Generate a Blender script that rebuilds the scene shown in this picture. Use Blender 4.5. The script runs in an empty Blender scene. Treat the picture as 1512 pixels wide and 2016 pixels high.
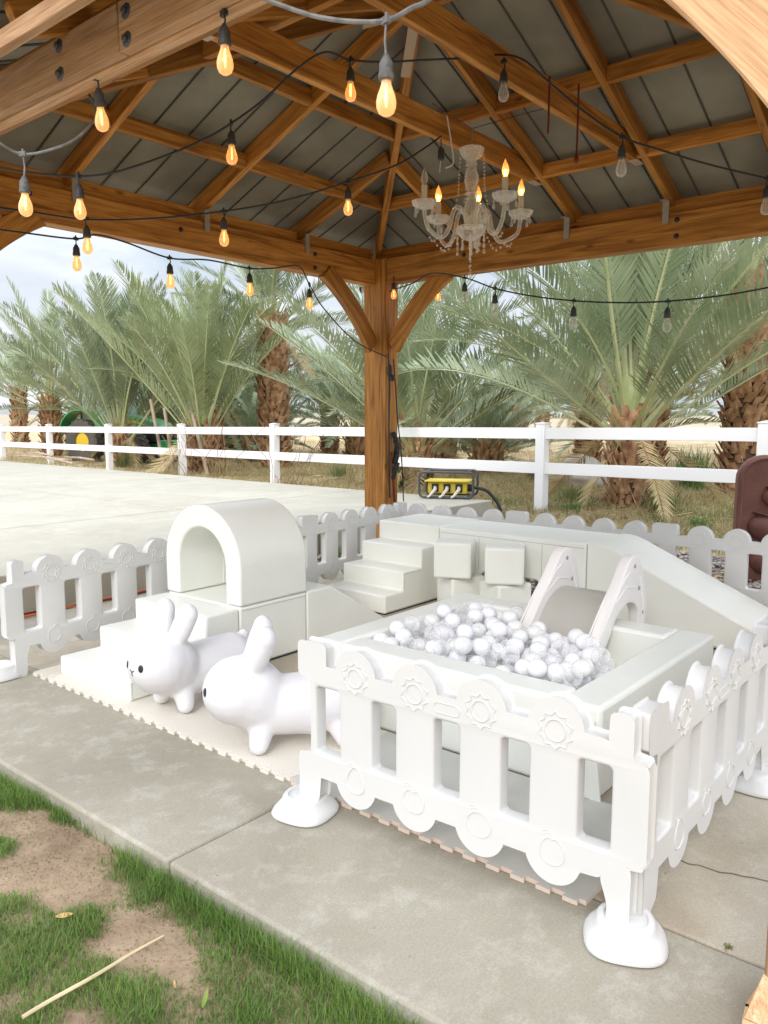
import bpy, bmesh, math, random
import numpy as np
from mathutils import Vector, Matrix, Euler, Quaternion

random.seed(7)
rng = np.random.default_rng(7)
PI = math.pi
SC = bpy.context.scene
COL = SC.collection

# ------------------------------------------------------------------ camera
FPX = 1573.77
YAW = math.radians(39.7564)
PITCH = math.radians(6.9916)
cam_d = bpy.data.cameras.new('camera')
cam = bpy.data.objects.new('camera', cam_d)
COL.objects.link(cam)
cam_d.sensor_fit = 'HORIZONTAL'
cam_d.sensor_width = 36.0
cam_d.lens = FPX / 1512.0 * 36.0
cam_d.clip_start = 0.05
cam_d.clip_end = 6000
cam.location = (0, 0, 1.4)
fwd = Vector((math.cos(YAW) * math.cos(PITCH), math.sin(YAW) * math.cos(PITCH), -math.sin(PITCH)))
cam.rotation_euler = fwd.to_track_quat('-Z', 'Y').to_euler()
SC.camera = cam

# ------------------------------------------------------------------ sky and sun
SUN_EL, SUN_AZ = math.radians(29), math.radians(203)    # sun direction, angle from +X towards +Y
world = bpy.data.worlds.new('World')
SC.world = world
world.use_nodes = True
nt = world.node_tree
nt.nodes.clear()
N = nt.nodes.new
out = N('ShaderNodeOutputWorld')
bg = N('ShaderNodeBackground')
sky = N('ShaderNodeTexSky')
sky.sky_type = 'NISHITA'
sky.sun_disc = False
sky.sun_elevation = SUN_EL
sky.sun_rotation = PI / 2 - SUN_AZ
sky.altitude = 0
sky.dust_density = 2.0
tc = N('ShaderNodeTexCoord')
mp = N('ShaderNodeMapping'); mp.inputs['Scale'].default_value = (1.0, 1.0, 3.2)
nz = N('ShaderNodeTexNoise'); nz.inputs['Scale'].default_value = 2.3; nz.inputs['Detail'].default_value = 7; nz.inputs['Roughness'].default_value = 0.55
rp = N('ShaderNodeValToRGB')
rp.color_ramp.elements[0].position = 0.30; rp.color_ramp.elements[0].color = (0.35, 0.35, 0.35, 1)
rp.color_ramp.elements[1].position = 0.50; rp.color_ramp.elements[1].color = (1, 1, 1, 1)
nz2 = N('ShaderNodeTexNoise'); nz2.inputs['Scale'].default_value = 3.1; nz2.inputs['Detail'].default_value = 6
rp2 = N('ShaderNodeValToRGB')
rp2.color_ramp.elements[0].position = 0.32; rp2.color_ramp.elements[0].color = (6.2, 6.9, 8.0, 1)
rp2.color_ramp.elements[1].position = 0.68; rp2.color_ramp.elements[1].color = (10.2, 10.4, 10.9, 1)
mx = N('ShaderNodeMixRGB')
bg.inputs['Strength'].default_value = 0.10
# overcast dome: brighter overhead than near the horizon
sepz = N('ShaderNodeSeparateXYZ'); zr_ = N('ShaderNodeMapRange'); zr_.inputs['From Min'].default_value = 0.15; zr_.inputs['From Max'].default_value = 0.95; zr_.inputs['To Min'].default_value = 0.52; zr_.inputs['To Max'].default_value = 1.9
zm = N('ShaderNodeVectorMath'); zm.operation = 'SCALE'
L = nt.links.new
L(tc.outputs['Generated'], mp.inputs['Vector'])
L(mp.outputs[0], nz.inputs['Vector']); L(mp.outputs[0], nz2.inputs['Vector'])
L(nz.outputs['Fac'], rp.inputs['Fac']); L(nz2.outputs['Fac'], rp2.inputs['Fac'])
L(rp.outputs['Color'], mx.inputs['Fac'])
L(sky.outputs['Color'], mx.inputs['Color1'])
L(rp2.outputs['Color'], mx.inputs['Color2'])
L(tc.outputs['Generated'], sepz.inputs[0]); L(sepz.outputs['Z'], zr_.inputs['Value']); L(mx.outputs['Color'], zm.inputs[0]); L(zr_.outputs[0], zm.inputs['Scale']); L(zm.outputs[0], bg.inputs['Color'])
L(bg.outputs[0], out.inputs[0])

sun_d = bpy.data.lights.new('sun', 'SUN')
sun_d.energy = 0.78
sun_d.angle = math.radians(20)
sun_d.color = (1.0, 0.95, 0.88)
sun = bpy.data.objects.new('sun', sun_d)
COL.objects.link(sun)
sd = Vector((math.cos(SUN_EL) * math.cos(SUN_AZ), math.cos(SUN_EL) * math.sin(SUN_AZ), math.sin(SUN_EL)))
sun.rotation_euler = sd.to_track_quat('Z', 'Y').to_euler()

SC.view_settings.view_transform = 'Standard'
SC.view_settings.look = 'None'
SC.view_settings.gamma = 1.0
SC.view_settings.exposure = 1.10
SC.cycles.max_bounces = 10
SC.cycles.transparent_max_bounces = 24
SC.cycles.transmission_bounces = 8
SC.cycles.diffuse_bounces = 5
SC.cycles.caustics_reflective = False
SC.cycles.caustics_refractive = False
SC.cycles.use_denoising = True

# ------------------------------------------------------------------ materials
MATS = {}
def mat(name, color, rough=0.5, metal=0.0, spec=0.5, var=0.0, vscale=8.0, bump=0.0, bscale=60.0,
        trans=0.0, emit=None, estr=0.0, sheen=0.0, color2=None, coord='Object', sss=0.0, stretch=(1, 1, 1), coat=0.0, detail=4.0, thresh=(0.35, 0.65)):
    m = bpy.data.materials.new(name)
    m.use_nodes = True
    n = m.node_tree
    b = n.nodes['Principled BSDF']
    b.inputs['Roughness'].default_value = rough
    b.inputs['Metallic'].default_value = metal
    b.inputs['Specular IOR Level'].default_value = spec
    b.inputs['Base Color'].default_value = (*color, 1)
    b.inputs['Transmission Weight'].default_value = trans
    b.inputs['Coat Weight'].default_value = coat
    if emit:
        b.inputs['Emission Color'].default_value = (*emit, 1)
        b.inputs['Emission Strength'].default_value = estr
    if var > 0 or bump > 0 or color2:
        t = n.nodes.new('ShaderNodeTexCoord')
        mpn = n.nodes.new('ShaderNodeMapping'); mpn.inputs['Scale'].default_value = stretch
        n.links.new(t.outputs[coord], mpn.inputs['Vector'])
        oi = n.nodes.new('ShaderNodeObjectInfo')
        vm = n.nodes.new('ShaderNodeVectorMath'); vm.operation = 'ADD'
        sc_ = n.nodes.new('ShaderNodeVectorMath'); sc_.operation = 'SCALE'
        sc_.inputs[0].default_value = (37.0, 11.0, 23.0)
        n.links.new(oi.outputs['Random'], sc_.inputs['Scale'])
        n.links.new(mpn.outputs[0], vm.inputs[0]); n.links.new(sc_.outputs[0], vm.inputs[1])
        vec = vm.outputs[0]
    if var > 0 or color2:
        nn = n.nodes.new('ShaderNodeTexNoise'); nn.inputs['Scale'].default_value = vscale; nn.inputs['Detail'].default_value = detail
        n.links.new(vec, nn.inputs['Vector'])
        cr = n.nodes.new('ShaderNodeValToRGB')
        c2 = color2 if color2 else tuple(min(1, c * (1 + var)) for c in color)
        c1 = color if color2 else tuple(c * (1 - var) for c in color)
        cr.color_ramp.elements[0].position = thresh[0]; cr.color_ramp.elements[0].color = (*c1, 1)
        cr.color_ramp.elements[1].position = thresh[1]; cr.color_ramp.elements[1].color = (*c2, 1)
        n.links.new(nn.outputs['Fac'], cr.inputs['Fac'])
        n.links.new(cr.outputs['Color'], b.inputs['Base Color'])
    if bump > 0:
        bn = n.nodes.new('ShaderNodeTexNoise'); bn.inputs['Scale'].default_value = bscale; bn.inputs['Detail'].default_value = 5
        n.links.new(vec, bn.inputs['Vector'])
        bp = n.nodes.new('ShaderNodeBump'); bp.inputs['Strength'].default_value = bump; bp.inputs['Distance'].default_value = 0.01
        n.links.new(bn.outputs['Fac'], bp.inputs['Height'])
        n.links.new(bp.outputs[0], b.inputs['Normal'])
    MATS[name] = m
    return m

def wood_mat(name, base, dark, light, rough=0.55):
    """Cedar: grain along the local X axis of each timber, knots, per-timber tone."""
    m = bpy.data.materials.new(name); m.use_nodes = True
    n = m.node_tree; b = n.nodes['Principled BSDF']; b.inputs['Roughness'].default_value = rough
    b.inputs['Specular IOR Level'].default_value = 0.3
    A = n.nodes.new; K = n.links.new
    t = A('ShaderNodeTexCoord'); oi = A('ShaderNodeObjectInfo')
    sc_ = A('ShaderNodeVectorMath'); sc_.operation = 'SCALE'; sc_.inputs[0].default_value = (41, 13, 29)
    K(oi.outputs['Random'], sc_.inputs['Scale'])
    ad = A('ShaderNodeVectorMath'); ad.operation = 'ADD'
    K(t.outputs['Object'], ad.inputs[0]); K(sc_.outputs[0], ad.inputs[1])
    m1 = A('ShaderNodeMapping'); m1.inputs['Scale'].default_value = (0.9, 14, 14); K(ad.outputs[0], m1.inputs['Vector'])
    n1 = A('ShaderNodeTexNoise'); n1.inputs['Scale'].default_value = 1.6; n1.inputs['Detail'].default_value = 6; n1.inputs['Distortion'].default_value = 1.2
    K(m1.outputs[0], n1.inputs['Vector'])
    m2 = A('ShaderNodeMapping'); m2.inputs['Scale'].default_value = (3, 90, 90); K(ad.outputs[0], m2.inputs['Vector'])
    n2 = A('ShaderNodeTexNoise'); n2.inputs['Scale'].default_value = 2; n2.inputs['Detail'].default_value = 3
    K(m2.outputs[0], n2.inputs['Vector'])
    r1 = A('ShaderNodeValToRGB')
    e = r1.color_ramp.elements
    e[0].position = 0.25; e[0].color = (*dark, 1)
    e[1].position = 0.75; e[1].color = (*light, 1)
    em = r1.color_ramp.elements.new(0.5); em.color = (*base, 1)
    K(n1.outputs['Fac'], r1.inputs['Fac'])
    r2 = A('ShaderNodeValToRGB')
    r2.color_ramp.elements[0].position = 0.3; r2.color_ramp.elements[0].color = (0.72, 0.66, 0.6, 1)
    r2.color_ramp.elements[1].position = 0.6; r2.color_ramp.elements[1].color = (1, 1, 1, 1)
    K(n2.outputs['Fac'], r2.inputs['Fac'])
    mu = A('ShaderNodeMixRGB'); mu.blend_type = 'MULTIPLY'; mu.inputs['Fac'].default_value = 1
    K(r1.outputs[0], mu.inputs['Color1']); K(r2.outputs[0], mu.inputs['Color2'])
    # knots
    m3 = A('ShaderNodeMapping'); m3.inputs['Scale'].default_value = (2.2, 6, 6); K(ad.outputs[0], m3.inputs['Vector'])
    vo = A('ShaderNodeTexVoronoi'); vo.inputs['Scale'].default_value = 1.1
    K(m3.outputs[0], vo.inputs['Vector'])
    r3 = A('ShaderNodeValToRGB')
    r3.color_ramp.elements[0].position = 0.035; r3.color_ramp.elements[0].color = (0.32, 0.24, 0.2, 1)
    r3.color_ramp.elements[1].position = 0.12; r3.color_ramp.elements[1].color = (1, 1, 1, 1)
    K(vo.outputs['Distance'], r3.inputs['Fac'])
    mu2 = A('ShaderNodeMixRGB'); mu2.blend_type = 'MULTIPLY'; mu2.inputs['Fac'].default_value = 0.85
    K(mu.outputs[0], mu2.inputs['Color1']); K(r3.outputs[0], mu2.inputs['Color2'])
    hv = A('ShaderNodeHueSaturation')
    mr = A('ShaderNodeMapRange'); mr.inputs['To Min'].default_value = 0.62; mr.inputs['To Max'].default_value = 1.12
    K(oi.outputs['Random'], mr.inputs['Value']); K(mr.outputs[0], hv.inputs['Value'])
    K(mu2.outputs[0], hv.inputs['Color']); K(hv.outputs[0], b.inputs['Base Color'])
    bp = A('ShaderNodeBump'); bp.inputs['Strength'].default_value = 0.35; bp.inputs['Distance'].default_value = 0.004
    K(n2.outputs['Fac'], bp.inputs['Height']); K(bp.outputs[0], b.inputs['Normal'])
    MATS[name] = m
    return m

def concrete_mat(name, base, blotch, stain, light, bs=1.0, streak=False):
    m = bpy.data.materials.new(name); m.use_nodes = True
    n = m.node_tree; b = n.nodes['Principled BSDF']; b.inputs['Roughness'].default_value = 0.85
    b.inputs['Specular IOR Level'].default_value = 0.2
    A = n.nodes.new; K = n.links.new
    t = A('ShaderNodeTexCoord')
    def noise(sc, det, rough=0.5, st=(1, 1, 1), dist=0.0):
        mp_ = A('ShaderNodeMapping'); mp_.inputs['Scale'].default_value = st; K(t.outputs['Object'], mp_.inputs['Vector'])
        x = A('ShaderNodeTexNoise'); x.inputs['Scale'].default_value = sc; x.inputs['Detail'].default_value = det
        x.inputs['Roughness'].default_value = rough; x.inputs['Distortion'].default_value = dist
        K(mp_.outputs[0], x.inputs['Vector']); return x
    def ramp(x, a, ca, bb, cb):
        r = A('ShaderNodeValToRGB'); r.color_ramp.elements[0].position = a; r.color_ramp.elements[0].color = (*ca, 1)
        r.color_ramp.elements[1].position = bb; r.color_ramp.elements[1].color = (*cb, 1); K(x, r.inputs['Fac']); return r
    def mix(fac, c1, c2, mode='MIX'):
        q = A('ShaderNodeMixRGB'); q.blend_type = mode
        if isinstance(fac, float): q.inputs['Fac'].default_value = fac
        else: K(fac, q.inputs['Fac'])
        K(c1, q.inputs['Color1']); K(c2, q.inputs['Color2']); return q
    n1 = noise(1.3 * bs, 8, 0.6, (1, 1, 1), 0.6)
    c = ramp(n1.outputs['Fac'], 0.3, blotch, 0.65, base)
    n2 = noise(5.5 * bs, 12, 0.78, (1, 1, 1), 0.2)
    f2 = ramp(n2.outputs['Fac'], 0.50, (0, 0, 0), 0.68, (1, 1, 1))
    lc = A('ShaderNodeRGB'); lc.outputs[0].default_value = (*light, 1)
    f2m = A('ShaderNodeMath'); f2m.operation = 'MULTIPLY'; f2m.inputs[1].default_value = 0.45; K(f2.outputs[0], f2m.inputs[0])
    c2 = mix(f2m.outputs[0], c.outputs[0], lc.outputs[0])
    n3 = noise(2.4 * bs, 11, 0.78, (1, 1, 1), 0.3)
    f3 = ramp(n3.outputs['Fac'], 0.52, (0, 0, 0), 0.72, (1, 1, 1))
    sc_ = A('ShaderNodeRGB'); sc_.outputs[0].default_value = (*stain, 1)
    f3m = A('ShaderNodeMath'); f3m.operation = 'MULTIPLY'; f3m.inputs[1].default_value = 0.55; K(f3.outputs[0], f3m.inputs[0])
    c3 = mix(f3m.outputs[0], c2.outputs[0], sc_.outputs[0])
    n4 = noise(140, 4, 0.7)
    f4 = ramp(n4.outputs['Fac'], 0.3, (0.82, 0.82, 0.8), 0.62, (1.04, 1.04, 1.04))
    c4 = mix(1.0, c3.outputs[0], f4.outputs[0], 'MULTIPLY')
    # small dark pits
    vo = A('ShaderNodeTexVoronoi'); vo.inputs['Scale'].default_value = 9; K(t.outputs['Object'], vo.inputs['Vector'])
    f5 = ramp(vo.outputs['Distance'], 0.022, (0.55, 0.48, 0.42), 0.05, (1, 1, 1))
    c5 = mix(0.8, c4.outputs[0], f5.outputs[0], 'MULTIPLY')
    K(c5.outputs[0], b.inputs['Base Color'])
    nb = noise(55, 8, 0.7)
    bp = A('ShaderNodeBump'); bp.inputs['Strength'].default_value = 0.25; bp.inputs['Distance'].default_value = 0.006
    K(nb.outputs['Fac'], bp.inputs['Height']); K(bp.outputs[0], b.inputs['Normal'])
    MATS[name] = m
    return m

wood_mat('cedar', (0.53, 0.23, 0.045), (0.22, 0.082, 0.015), (0.72, 0.36, 0.085))
wood_mat('cedar_daylit', (0.70, 0.43, 0.235), (0.48, 0.26, 0.125), (0.80, 0.56, 0.35), 0.65)  # same cedar, with daylight on the near timbers put into the colour
concrete_mat('slab_concrete', (0.395, 0.362, 0.292), (0.31, 0.28, 0.22), (0.29, 0.25, 0.19), (0.60, 0.58, 0.52))
concrete_mat('old_concrete', (0.49, 0.435, 0.35), (0.37, 0.32, 0.24), (0.34, 0.24, 0.16), (0.60, 0.565, 0.49), 1.4)
concrete_mat('pad_concrete', (0.45, 0.425, 0.355), (0.38, 0.35, 0.285), (0.33, 0.30, 0.235), (0.55, 0.53, 0.46), 0.6)
mat('toy_plastic', (0.655, 0.648, 0.63), 0.32, spec=0.5, var=0.02, vscale=3, bump=0.04, bscale=9)
mat('foam_vinyl', (0.80, 0.805, 0.745), 0.36, spec=0.45, var=0.02, vscale=2.5, bump=0.45, bscale=6)
mat('foam_vinyl_grey', (0.80, 0.81, 0.755), 0.38, spec=0.45, var=0.02, vscale=2.5, bump=0.45, bscale=6)
mat('seam', (0.42, 0.41, 0.37), 0.6)
mat('contact_shade_black', (0.03, 0.03, 0.03), 0.6)
mat('bunny_rubber', (0.73, 0.715, 0.73), 0.38, spec=0.4)
mat('bunny_ink', (0.02, 0.02, 0.025), 0.5)
mat('slide_plastic', (0.82, 0.79, 0.77), 0.35, var=0.02, vscale=4)
mat('slide_grey', (0.44, 0.425, 0.385), 0.38)
mat('screw_grey', (0.35, 0.34, 0.33), 0.5)
mat('ball_white', (0.82, 0.82, 0.845), 0.3, spec=0.5)
mat('ball_pearl', (0.76, 0.765, 0.75), 0.22, spec=0.6)
mat('vinyl_fence', (0.86, 0.865, 0.87), 0.35, spec=0.4)
mat('black_plastic', (0.018, 0.018, 0.018), 0.5)
mat('grey_cable', (0.19, 0.19, 0.185), 0.6, var=0.25, vscale=30)
mat('dark_bulb_socket', (0.045, 0.045, 0.045), 0.55)
mat('dusty_socket', (0.12, 0.12, 0.115), 0.7, var=0.3, vscale=50)
mat('red_cord', (0.13, 0.012, 0.012), 0.5)
mat('orange_cord', (0.55, 0.13, 0.03), 0.5)
mat('white_cord', (0.7, 0.68, 0.62), 0.5)
mat('steel', (0.45, 0.45, 0.45), 0.45, metal=0.8)
mat('bolt_steel', (0.10, 0.105, 0.115), 0.5, metal=0.6)
mat('bracket_tan', (0.50, 0.38, 0.27), 0.5, metal=0.1)
mat('bracket_grey', (0.36, 0.33, 0.29), 0.5, metal=0.3)
mat('roof_metal', (0.22, 0.205, 0.155), 0.6, metal=0.0, spec=0.3, var=0.22, vscale=2.2, bump=0.1, bscale=12, stretch=(1, 1, 1), detail=7)
mat('roof_rib', (0.065, 0.06, 0.05), 0.6)
mat('fascia_white', (0.55, 0.57, 0.60), 0.5)
mat('mat_foam', (0.70, 0.655, 0.575), 0.75, var=0.04, vscale=5)
mat('mat_foam_pink', (0.66, 0.53, 0.44), 0.75)
mat('mat_foam_smooth', (0.52, 0.515, 0.47), 0.6, var=0.06, vscale=6)
mat('terracotta', (0.145, 0.058, 0.044), 0.7, color2=(0.20, 0.085, 0.06), vscale=6, bump=0.35, bscale=45)
mat('yellow_box', (0.75, 0.58, 0.05), 0.4)
mat('tractor_green', (0.035, 0.27, 0.075), 0.35, coat=0.3)
mat('tractor_yellow', (0.72, 0.50, 0.03), 0.45)
mat('dark_glass', (0.05, 0.11, 0.10), 0.1, spec=0.7)
mat('tyre', (0.10, 0.088, 0.072), 0.85)
mat('rock', (0.58, 0.55, 0.52), 0.85, var=0.12, vscale=3, bump=0.6, bscale=8)
mat('stake_wood', (0.42, 0.33, 0.24), 0.8, var=0.2, vscale=5, stretch=(1, 1, 0.2))
mat('dry_stick', (0.62, 0.50, 0.30), 0.7, var=0.15, vscale=8)
mat('dead_leaf', (0.55, 0.36, 0.13), 0.7, var=0.2, vscale=30)
mat('green_leaf', (0.22, 0.30, 0.06), 0.6)
mat('lawn_straw', (0.34, 0.26, 0.15), 0.9, color2=(0.48, 0.40, 0.26), vscale=30)
mat('dirt', (0.21, 0.142, 0.088), 0.95, color2=(0.36, 0.265, 0.17), vscale=6, bump=0.9, bscale=38, detail=9)
mat('orchard_soil', (0.36, 0.26, 0.14), 0.95, color2=(0.56, 0.44, 0.26), vscale=1.3, bump=0.9, bscale=14, detail=9)
mat('sand_field', (0.33, 0.26, 0.165), 0.95, color2=(0.42, 0.35, 0.24), vscale=0.05, bump=0.5, bscale=2, detail=8, thresh=(0.35, 0.7))
mat('gravel_bed', (0.17, 0.14, 0.12), 0.95, var=0.3, vscale=20, bump=0.8, bscale=40)
mat('pebble', (0.20, 0.175, 0.155), 0.8, color2=(0.46, 0.41, 0.36), vscale=9, detail=1, thresh=(0.3, 0.7))
mat('hill', (0.26, 0.27, 0.27), 1.0, var=0.15, vscale=0.004)
mat('candle', (0.66, 0.60, 0.50), 0.5)
mat('plug_white', (0.7, 0.62, 0.52), 0.5)
mat('twig', (0.24, 0.15, 0.10), 0.9)

def glass_mat(name, col, rough, alpha, ior=1.45, emit=None, estr=0):
    """Thin clear shell: part see-through, part glossy, cheap to render."""
    m = bpy.data.materials.new(name); m.use_nodes = True
    n = m.node_tree; n.nodes.clear(); A = n.nodes.new; K = n.links.new
    o = A('ShaderNodeOutputMaterial')
    tr = A('ShaderNodeBsdfTransparent'); tr.inputs['Color'].default_value = (*col, 1)
    pb = A('ShaderNodeBsdfPrincipled'); pb.inputs['Base Color'].default_value = (*col, 1)
    pb.inputs['Roughness'].default_value = rough; pb.inputs['Specular IOR Level'].default_value = 0.8
    if emit:
        pb.inputs['Emission Color'].default_value = (*emit, 1); pb.inputs['Emission Strength'].default_value = estr
    lw = A('ShaderNodeLayerWeight'); lw.inputs['Blend'].default_value = 0.42
    mr = A('ShaderNodeMapRange'); mr.inputs['To Min'].default_value = alpha; mr.inputs['To Max'].default_value = min(1, alpha + 0.45)
    K(lw.outputs['Facing'], mr.inputs['Value'])
    mx_ = A('ShaderNodeMixShader'); K(mr.outputs[0], mx_.inputs['Fac']); K(tr.outputs[0], mx_.inputs[1]); K(pb.outputs[0], mx_.inputs[2])
    K(mx_.outputs[0], o.inputs[0])
    MATS[name] = m
    return m
glass_mat('ball_clear', (0.985, 0.985, 0.99), 0.06, 0.10)
glass_mat('crystal', (0.96, 0.94, 0.9), 0.04, 0.20)
glass_mat('clear_bulb', (0.97, 0.96, 0.93), 0.05, 0.12)
glass_mat('amber_bulb', (1.0, 0.80, 0.52), 0.15, 0.40, emit=(1.0, 0.42, 0.12), estr=0.20)
glass_mat('cab_glass', (0.55, 0.68, 0.66), 0.05, 0.35)
mat('filament', (1, 0.6, 0.2), 0.5, emit=(1.0, 0.50, 0.15), estr=5)
mat('filament_off', (0.5, 0.45, 0.35), 0.5)
mat('flame_bulb', (1.0, 0.7, 0.35), 0.2, emit=(1.0, 0.45, 0.10), estr=2.2)
mat('flame_core', (1, 0.7, 0.3), 0.5, emit=(1.0, 0.72, 0.32), estr=16)

def leaf_mat(name, c1, c2, tr=0.3):
    m = bpy.data.materials.new(name); m.use_nodes = True
    n = m.node_tree; n.nodes.clear(); A = n.nodes.new; K = n.links.new
    o = A('ShaderNodeOutputMaterial')
    t = A('ShaderNodeTexCoord')
    nn = A('ShaderNodeTexNoise'); nn.inputs['Scale'].default_value = 1.3; nn.inputs['Detail'].default_value = 5; K(t.outputs['Object'], nn.inputs['Vector'])
    r = A('ShaderNodeValToRGB'); r.color_ramp.elements[0].position = 0.3; r.color_ramp.elements[0].color = (*c1, 1)
    r.color_ramp.elements[1].position = 0.7; r.color_ramp.elements[1].color = (*c2, 1); K(nn.outputs['Fac'], r.inputs['Fac'])
    oi = A('ShaderNodeObjectInfo'); hv = A('ShaderNodeHueSaturation')
    mr = A('ShaderNodeMapRange'); mr.inputs['To Min'].default_value = 0.85; mr.inputs['To Max'].default_value = 1.15
    K(oi.outputs['Random'], mr.inputs['Value']); K(mr.outputs[0], hv.inputs['Value']); K(r.outputs[0], hv.inputs['Color'])
    pb = A('ShaderNodeBsdfPrincipled'); pb.inputs['Roughness'].default_value = 0.5; pb.inputs['Specular IOR Level'].default_value = 0.35
    K(hv.outputs[0], pb.inputs['Base Color'])
    tl = A('ShaderNodeBsdfTranslucent'); K(hv.outputs[0], tl.inputs['Color'])
    ms = A('ShaderNodeMixShader'); ms.inputs['Fac'].default_value = tr
    K(pb.outputs[0], ms.inputs[1]); K(tl.outputs[0], ms.inputs[2]); K(ms.outputs[0], o.inputs[0])
    MATS[name] = m
    return m
leaf_mat('palm_leaf', (0.17, 0.225, 0.115), (0.36, 0.41, 0.26), 0.2)
leaf_mat('palm_leaf_yellow', (0.19, 0.24, 0.10), (0.35, 0.40, 0.22), 0.22)
leaf_mat('grass_blade', (0.075, 0.165, 0.025), (0.21, 0.33, 0.07), 0.35)
leaf_mat('straw_blade', (0.36, 0.28, 0.13), (0.56, 0.46, 0.26), 0.2)
leaf_mat('olive_blade', (0.16, 0.20, 0.06), (0.30, 0.32, 0.14), 0.3)
leaf_mat('weed_blade', (0.07, 0.17, 0.03), (0.16, 0.30, 0.07), 0.3)
mat('petiole', (0.34, 0.38, 0.17), 0.5, color2=(0.50, 0.50, 0.30), vscale=1.2)
mat('palm_boot', (0.22, 0.105, 0.05), 0.85, color2=(0.52, 0.33, 0.18), vscale=7, detail=6)
mat('palm_core', (0.13, 0.075, 0.045), 0.95, var=0.3, vscale=6)

# ------------------------------------------------------------------ geometry helpers
class MB:
    """Collects shapes; build() links them as ONE mesh object."""
    def __init__(s): s.v = []; s.f = []; s.m = []; s.k = 0
    def add(s, vs, fs, mi=None):
        o = s.k
        vs = [tuple(p) for p in vs]
        s.v += vs; s.k += len(vs)
        for f in fs: s.f.append([i + o for i in f]); s.m.append(s.cur if mi is None else mi)
        return s
    cur = 0
    def box(s, c, d, R=None, mi=None):
        hx, hy, hz = d[0] / 2, d[1] / 2, d[2] / 2
        vs = [Vector((sx * hx, sy * hy, sz * hz)) for sx in (-1, 1) for sy in (-1, 1) for sz in (-1, 1)]
        if R is not None: vs = [R @ q for q in vs]
        c = Vector(c)
        return s.add([q + c for q in vs], [(0, 1, 3, 2), (4, 6, 7, 5), (0, 4, 5, 1), (2, 3, 7, 6), (0, 2, 6, 4), (1, 5, 7, 3)], mi)
    def bx(s, x0, x1, y0, y1, z0, z1, mi=None):
        return s.box(((x0 + x1) / 2, (y0 + y1) / 2, (z0 + z1) / 2), (x1 - x0, y1 - y0, z1 - z0), None, mi)
    def prism(s, pts, a, b, fn, mi=None):
        """polygon pts (u,w) swept from a to b; fn(u,w,t) -> xyz"""
        n = len(pts)
        vs = [fn(u, w, a) for u, w in pts] + [fn(u, w, b) for u, w in pts]
        fs = [tuple(range(n))[::-1], tuple(range(n, 2 * n))] + [(i, (i + 1) % n, n + (i + 1) % n, n + i) for i in range(n)]
        return s.add(vs, fs, mi)
    def tube(s, path, r, seg=8, caps=True, mi=None):
        path = [Vector(p) for p in path]
        n = len(path)
        rs = r if hasattr(r, '__len__') else [r] * n
        vs = []; up = None
        for i, p in enumerate(path):
            t = (path[min(i + 1, n - 1)] - path[max(i - 1, 0)])
            if t.length < 1e-9: t = Vector((0, 0, 1))
            t.normalize()
            if up is None:
                up = Vector((0, 0, 1)) if abs(t.z) < 0.9 else Vector((1, 0, 0))
            a = t.cross(up)
            if a.length < 1e-6: a = t.cross(Vector((1, 0, 0)))
            a.normalize(); b = a.cross(t); up = b
            for k in range(seg):
                an = 2 * PI * k / seg
                vs.append(p + (a * math.cos(an) + b * math.sin(an)) * rs[i])
        fs = []
        for i in range(n - 1):
            for k in range(seg):
                k2 = (k + 1) % seg
                fs.append((i * seg + k, i * seg + k2, (i + 1) * seg + k2, (i + 1) * seg + k))
        if caps:
            fs.append(tuple(range(seg))[::-1]); fs.append(tuple((n - 1) * seg + k for k in range(seg)))
        return s.add(vs, fs, mi)
    def lathe(s, prof, c=(0, 0, 0), seg=20, R=None, mi=None, lobes=0, amp=0.0, sx=1, sy=1):
        vs = []
        c = Vector(c)
        for r, z in prof:
            for k in range(seg):
                an = 2 * PI * k / seg
                rr = r * (1 + amp * math.cos(lobes * an)) if lobes else r
                q = Vector((rr * math.cos(an) * sx, rr * math.sin(an) * sy, z))
                if R is not None: q = R @ q
                vs.append(q + c)
        fs = []
        n = len(prof)
        for i in range(n - 1):
            for k in range(seg):
                k2 = (k + 1) % seg
                fs.append((i * seg + k, i * seg + k2, (i + 1) * seg + k2, (i + 1) * seg + k))
        if prof[0][0] > 1e-6: fs.append(tuple(range(seg))[::-1])
        if prof[-1][0] > 1e-6: fs.append(tuple((n - 1) * seg + k for k in range(seg)))
        return s.add(vs, fs, mi)
    def ball(s, c, r, seg=10, mi=None, sc=(1, 1, 1), R=None):
        n = max(4, seg // 2 + 1)
        pr = [(r * math.sin(PI * i / n) * 1.0, -r * math.cos(PI * i / n)) for i in range(n + 1)]
        vs = []; c = Vector(c)
        for rr, z in pr:
            for k in range(seg):
                an = 2 * PI * k / seg
                q = Vector((rr * math.cos(an) * sc[0], rr * math.sin(an) * sc[1], z * sc[2]))
                if R is not None: q = R @ q
                vs.append(q + c)
        fs = []
        for i in range(n):
            for k in range(seg):
                k2 = (k + 1) % seg
                if i == 0: fs.append((k, (i + 1) * seg + k2, (i + 1) * seg + k))
                elif i == n - 1: fs.append((i * seg + k, i * seg + k2, (i + 1) * seg + k))
                else: fs.append((i * seg + k, i * seg + k2, (i + 1) * seg + k2, (i + 1) * seg + k))
        return s.add(vs, fs, mi)
    def mesh(s, name, mats, smooth=True, angle=40):
        me = bpy.data.meshes.new(name)
        me.from_pydata(s.v, [], s.f)
        for m in mats: me.materials.append(MATS[m] if isinstance(m, str) else m)
        if len(mats) > 1: me.polygons.foreach_set('material_index', s.m)
        me.validate()
        fix_normals(me)
        if smooth: me.shade_smooth(); me.set_sharp_from_angle(angle=math.radians(angle))
        me.update()
        return me
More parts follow.
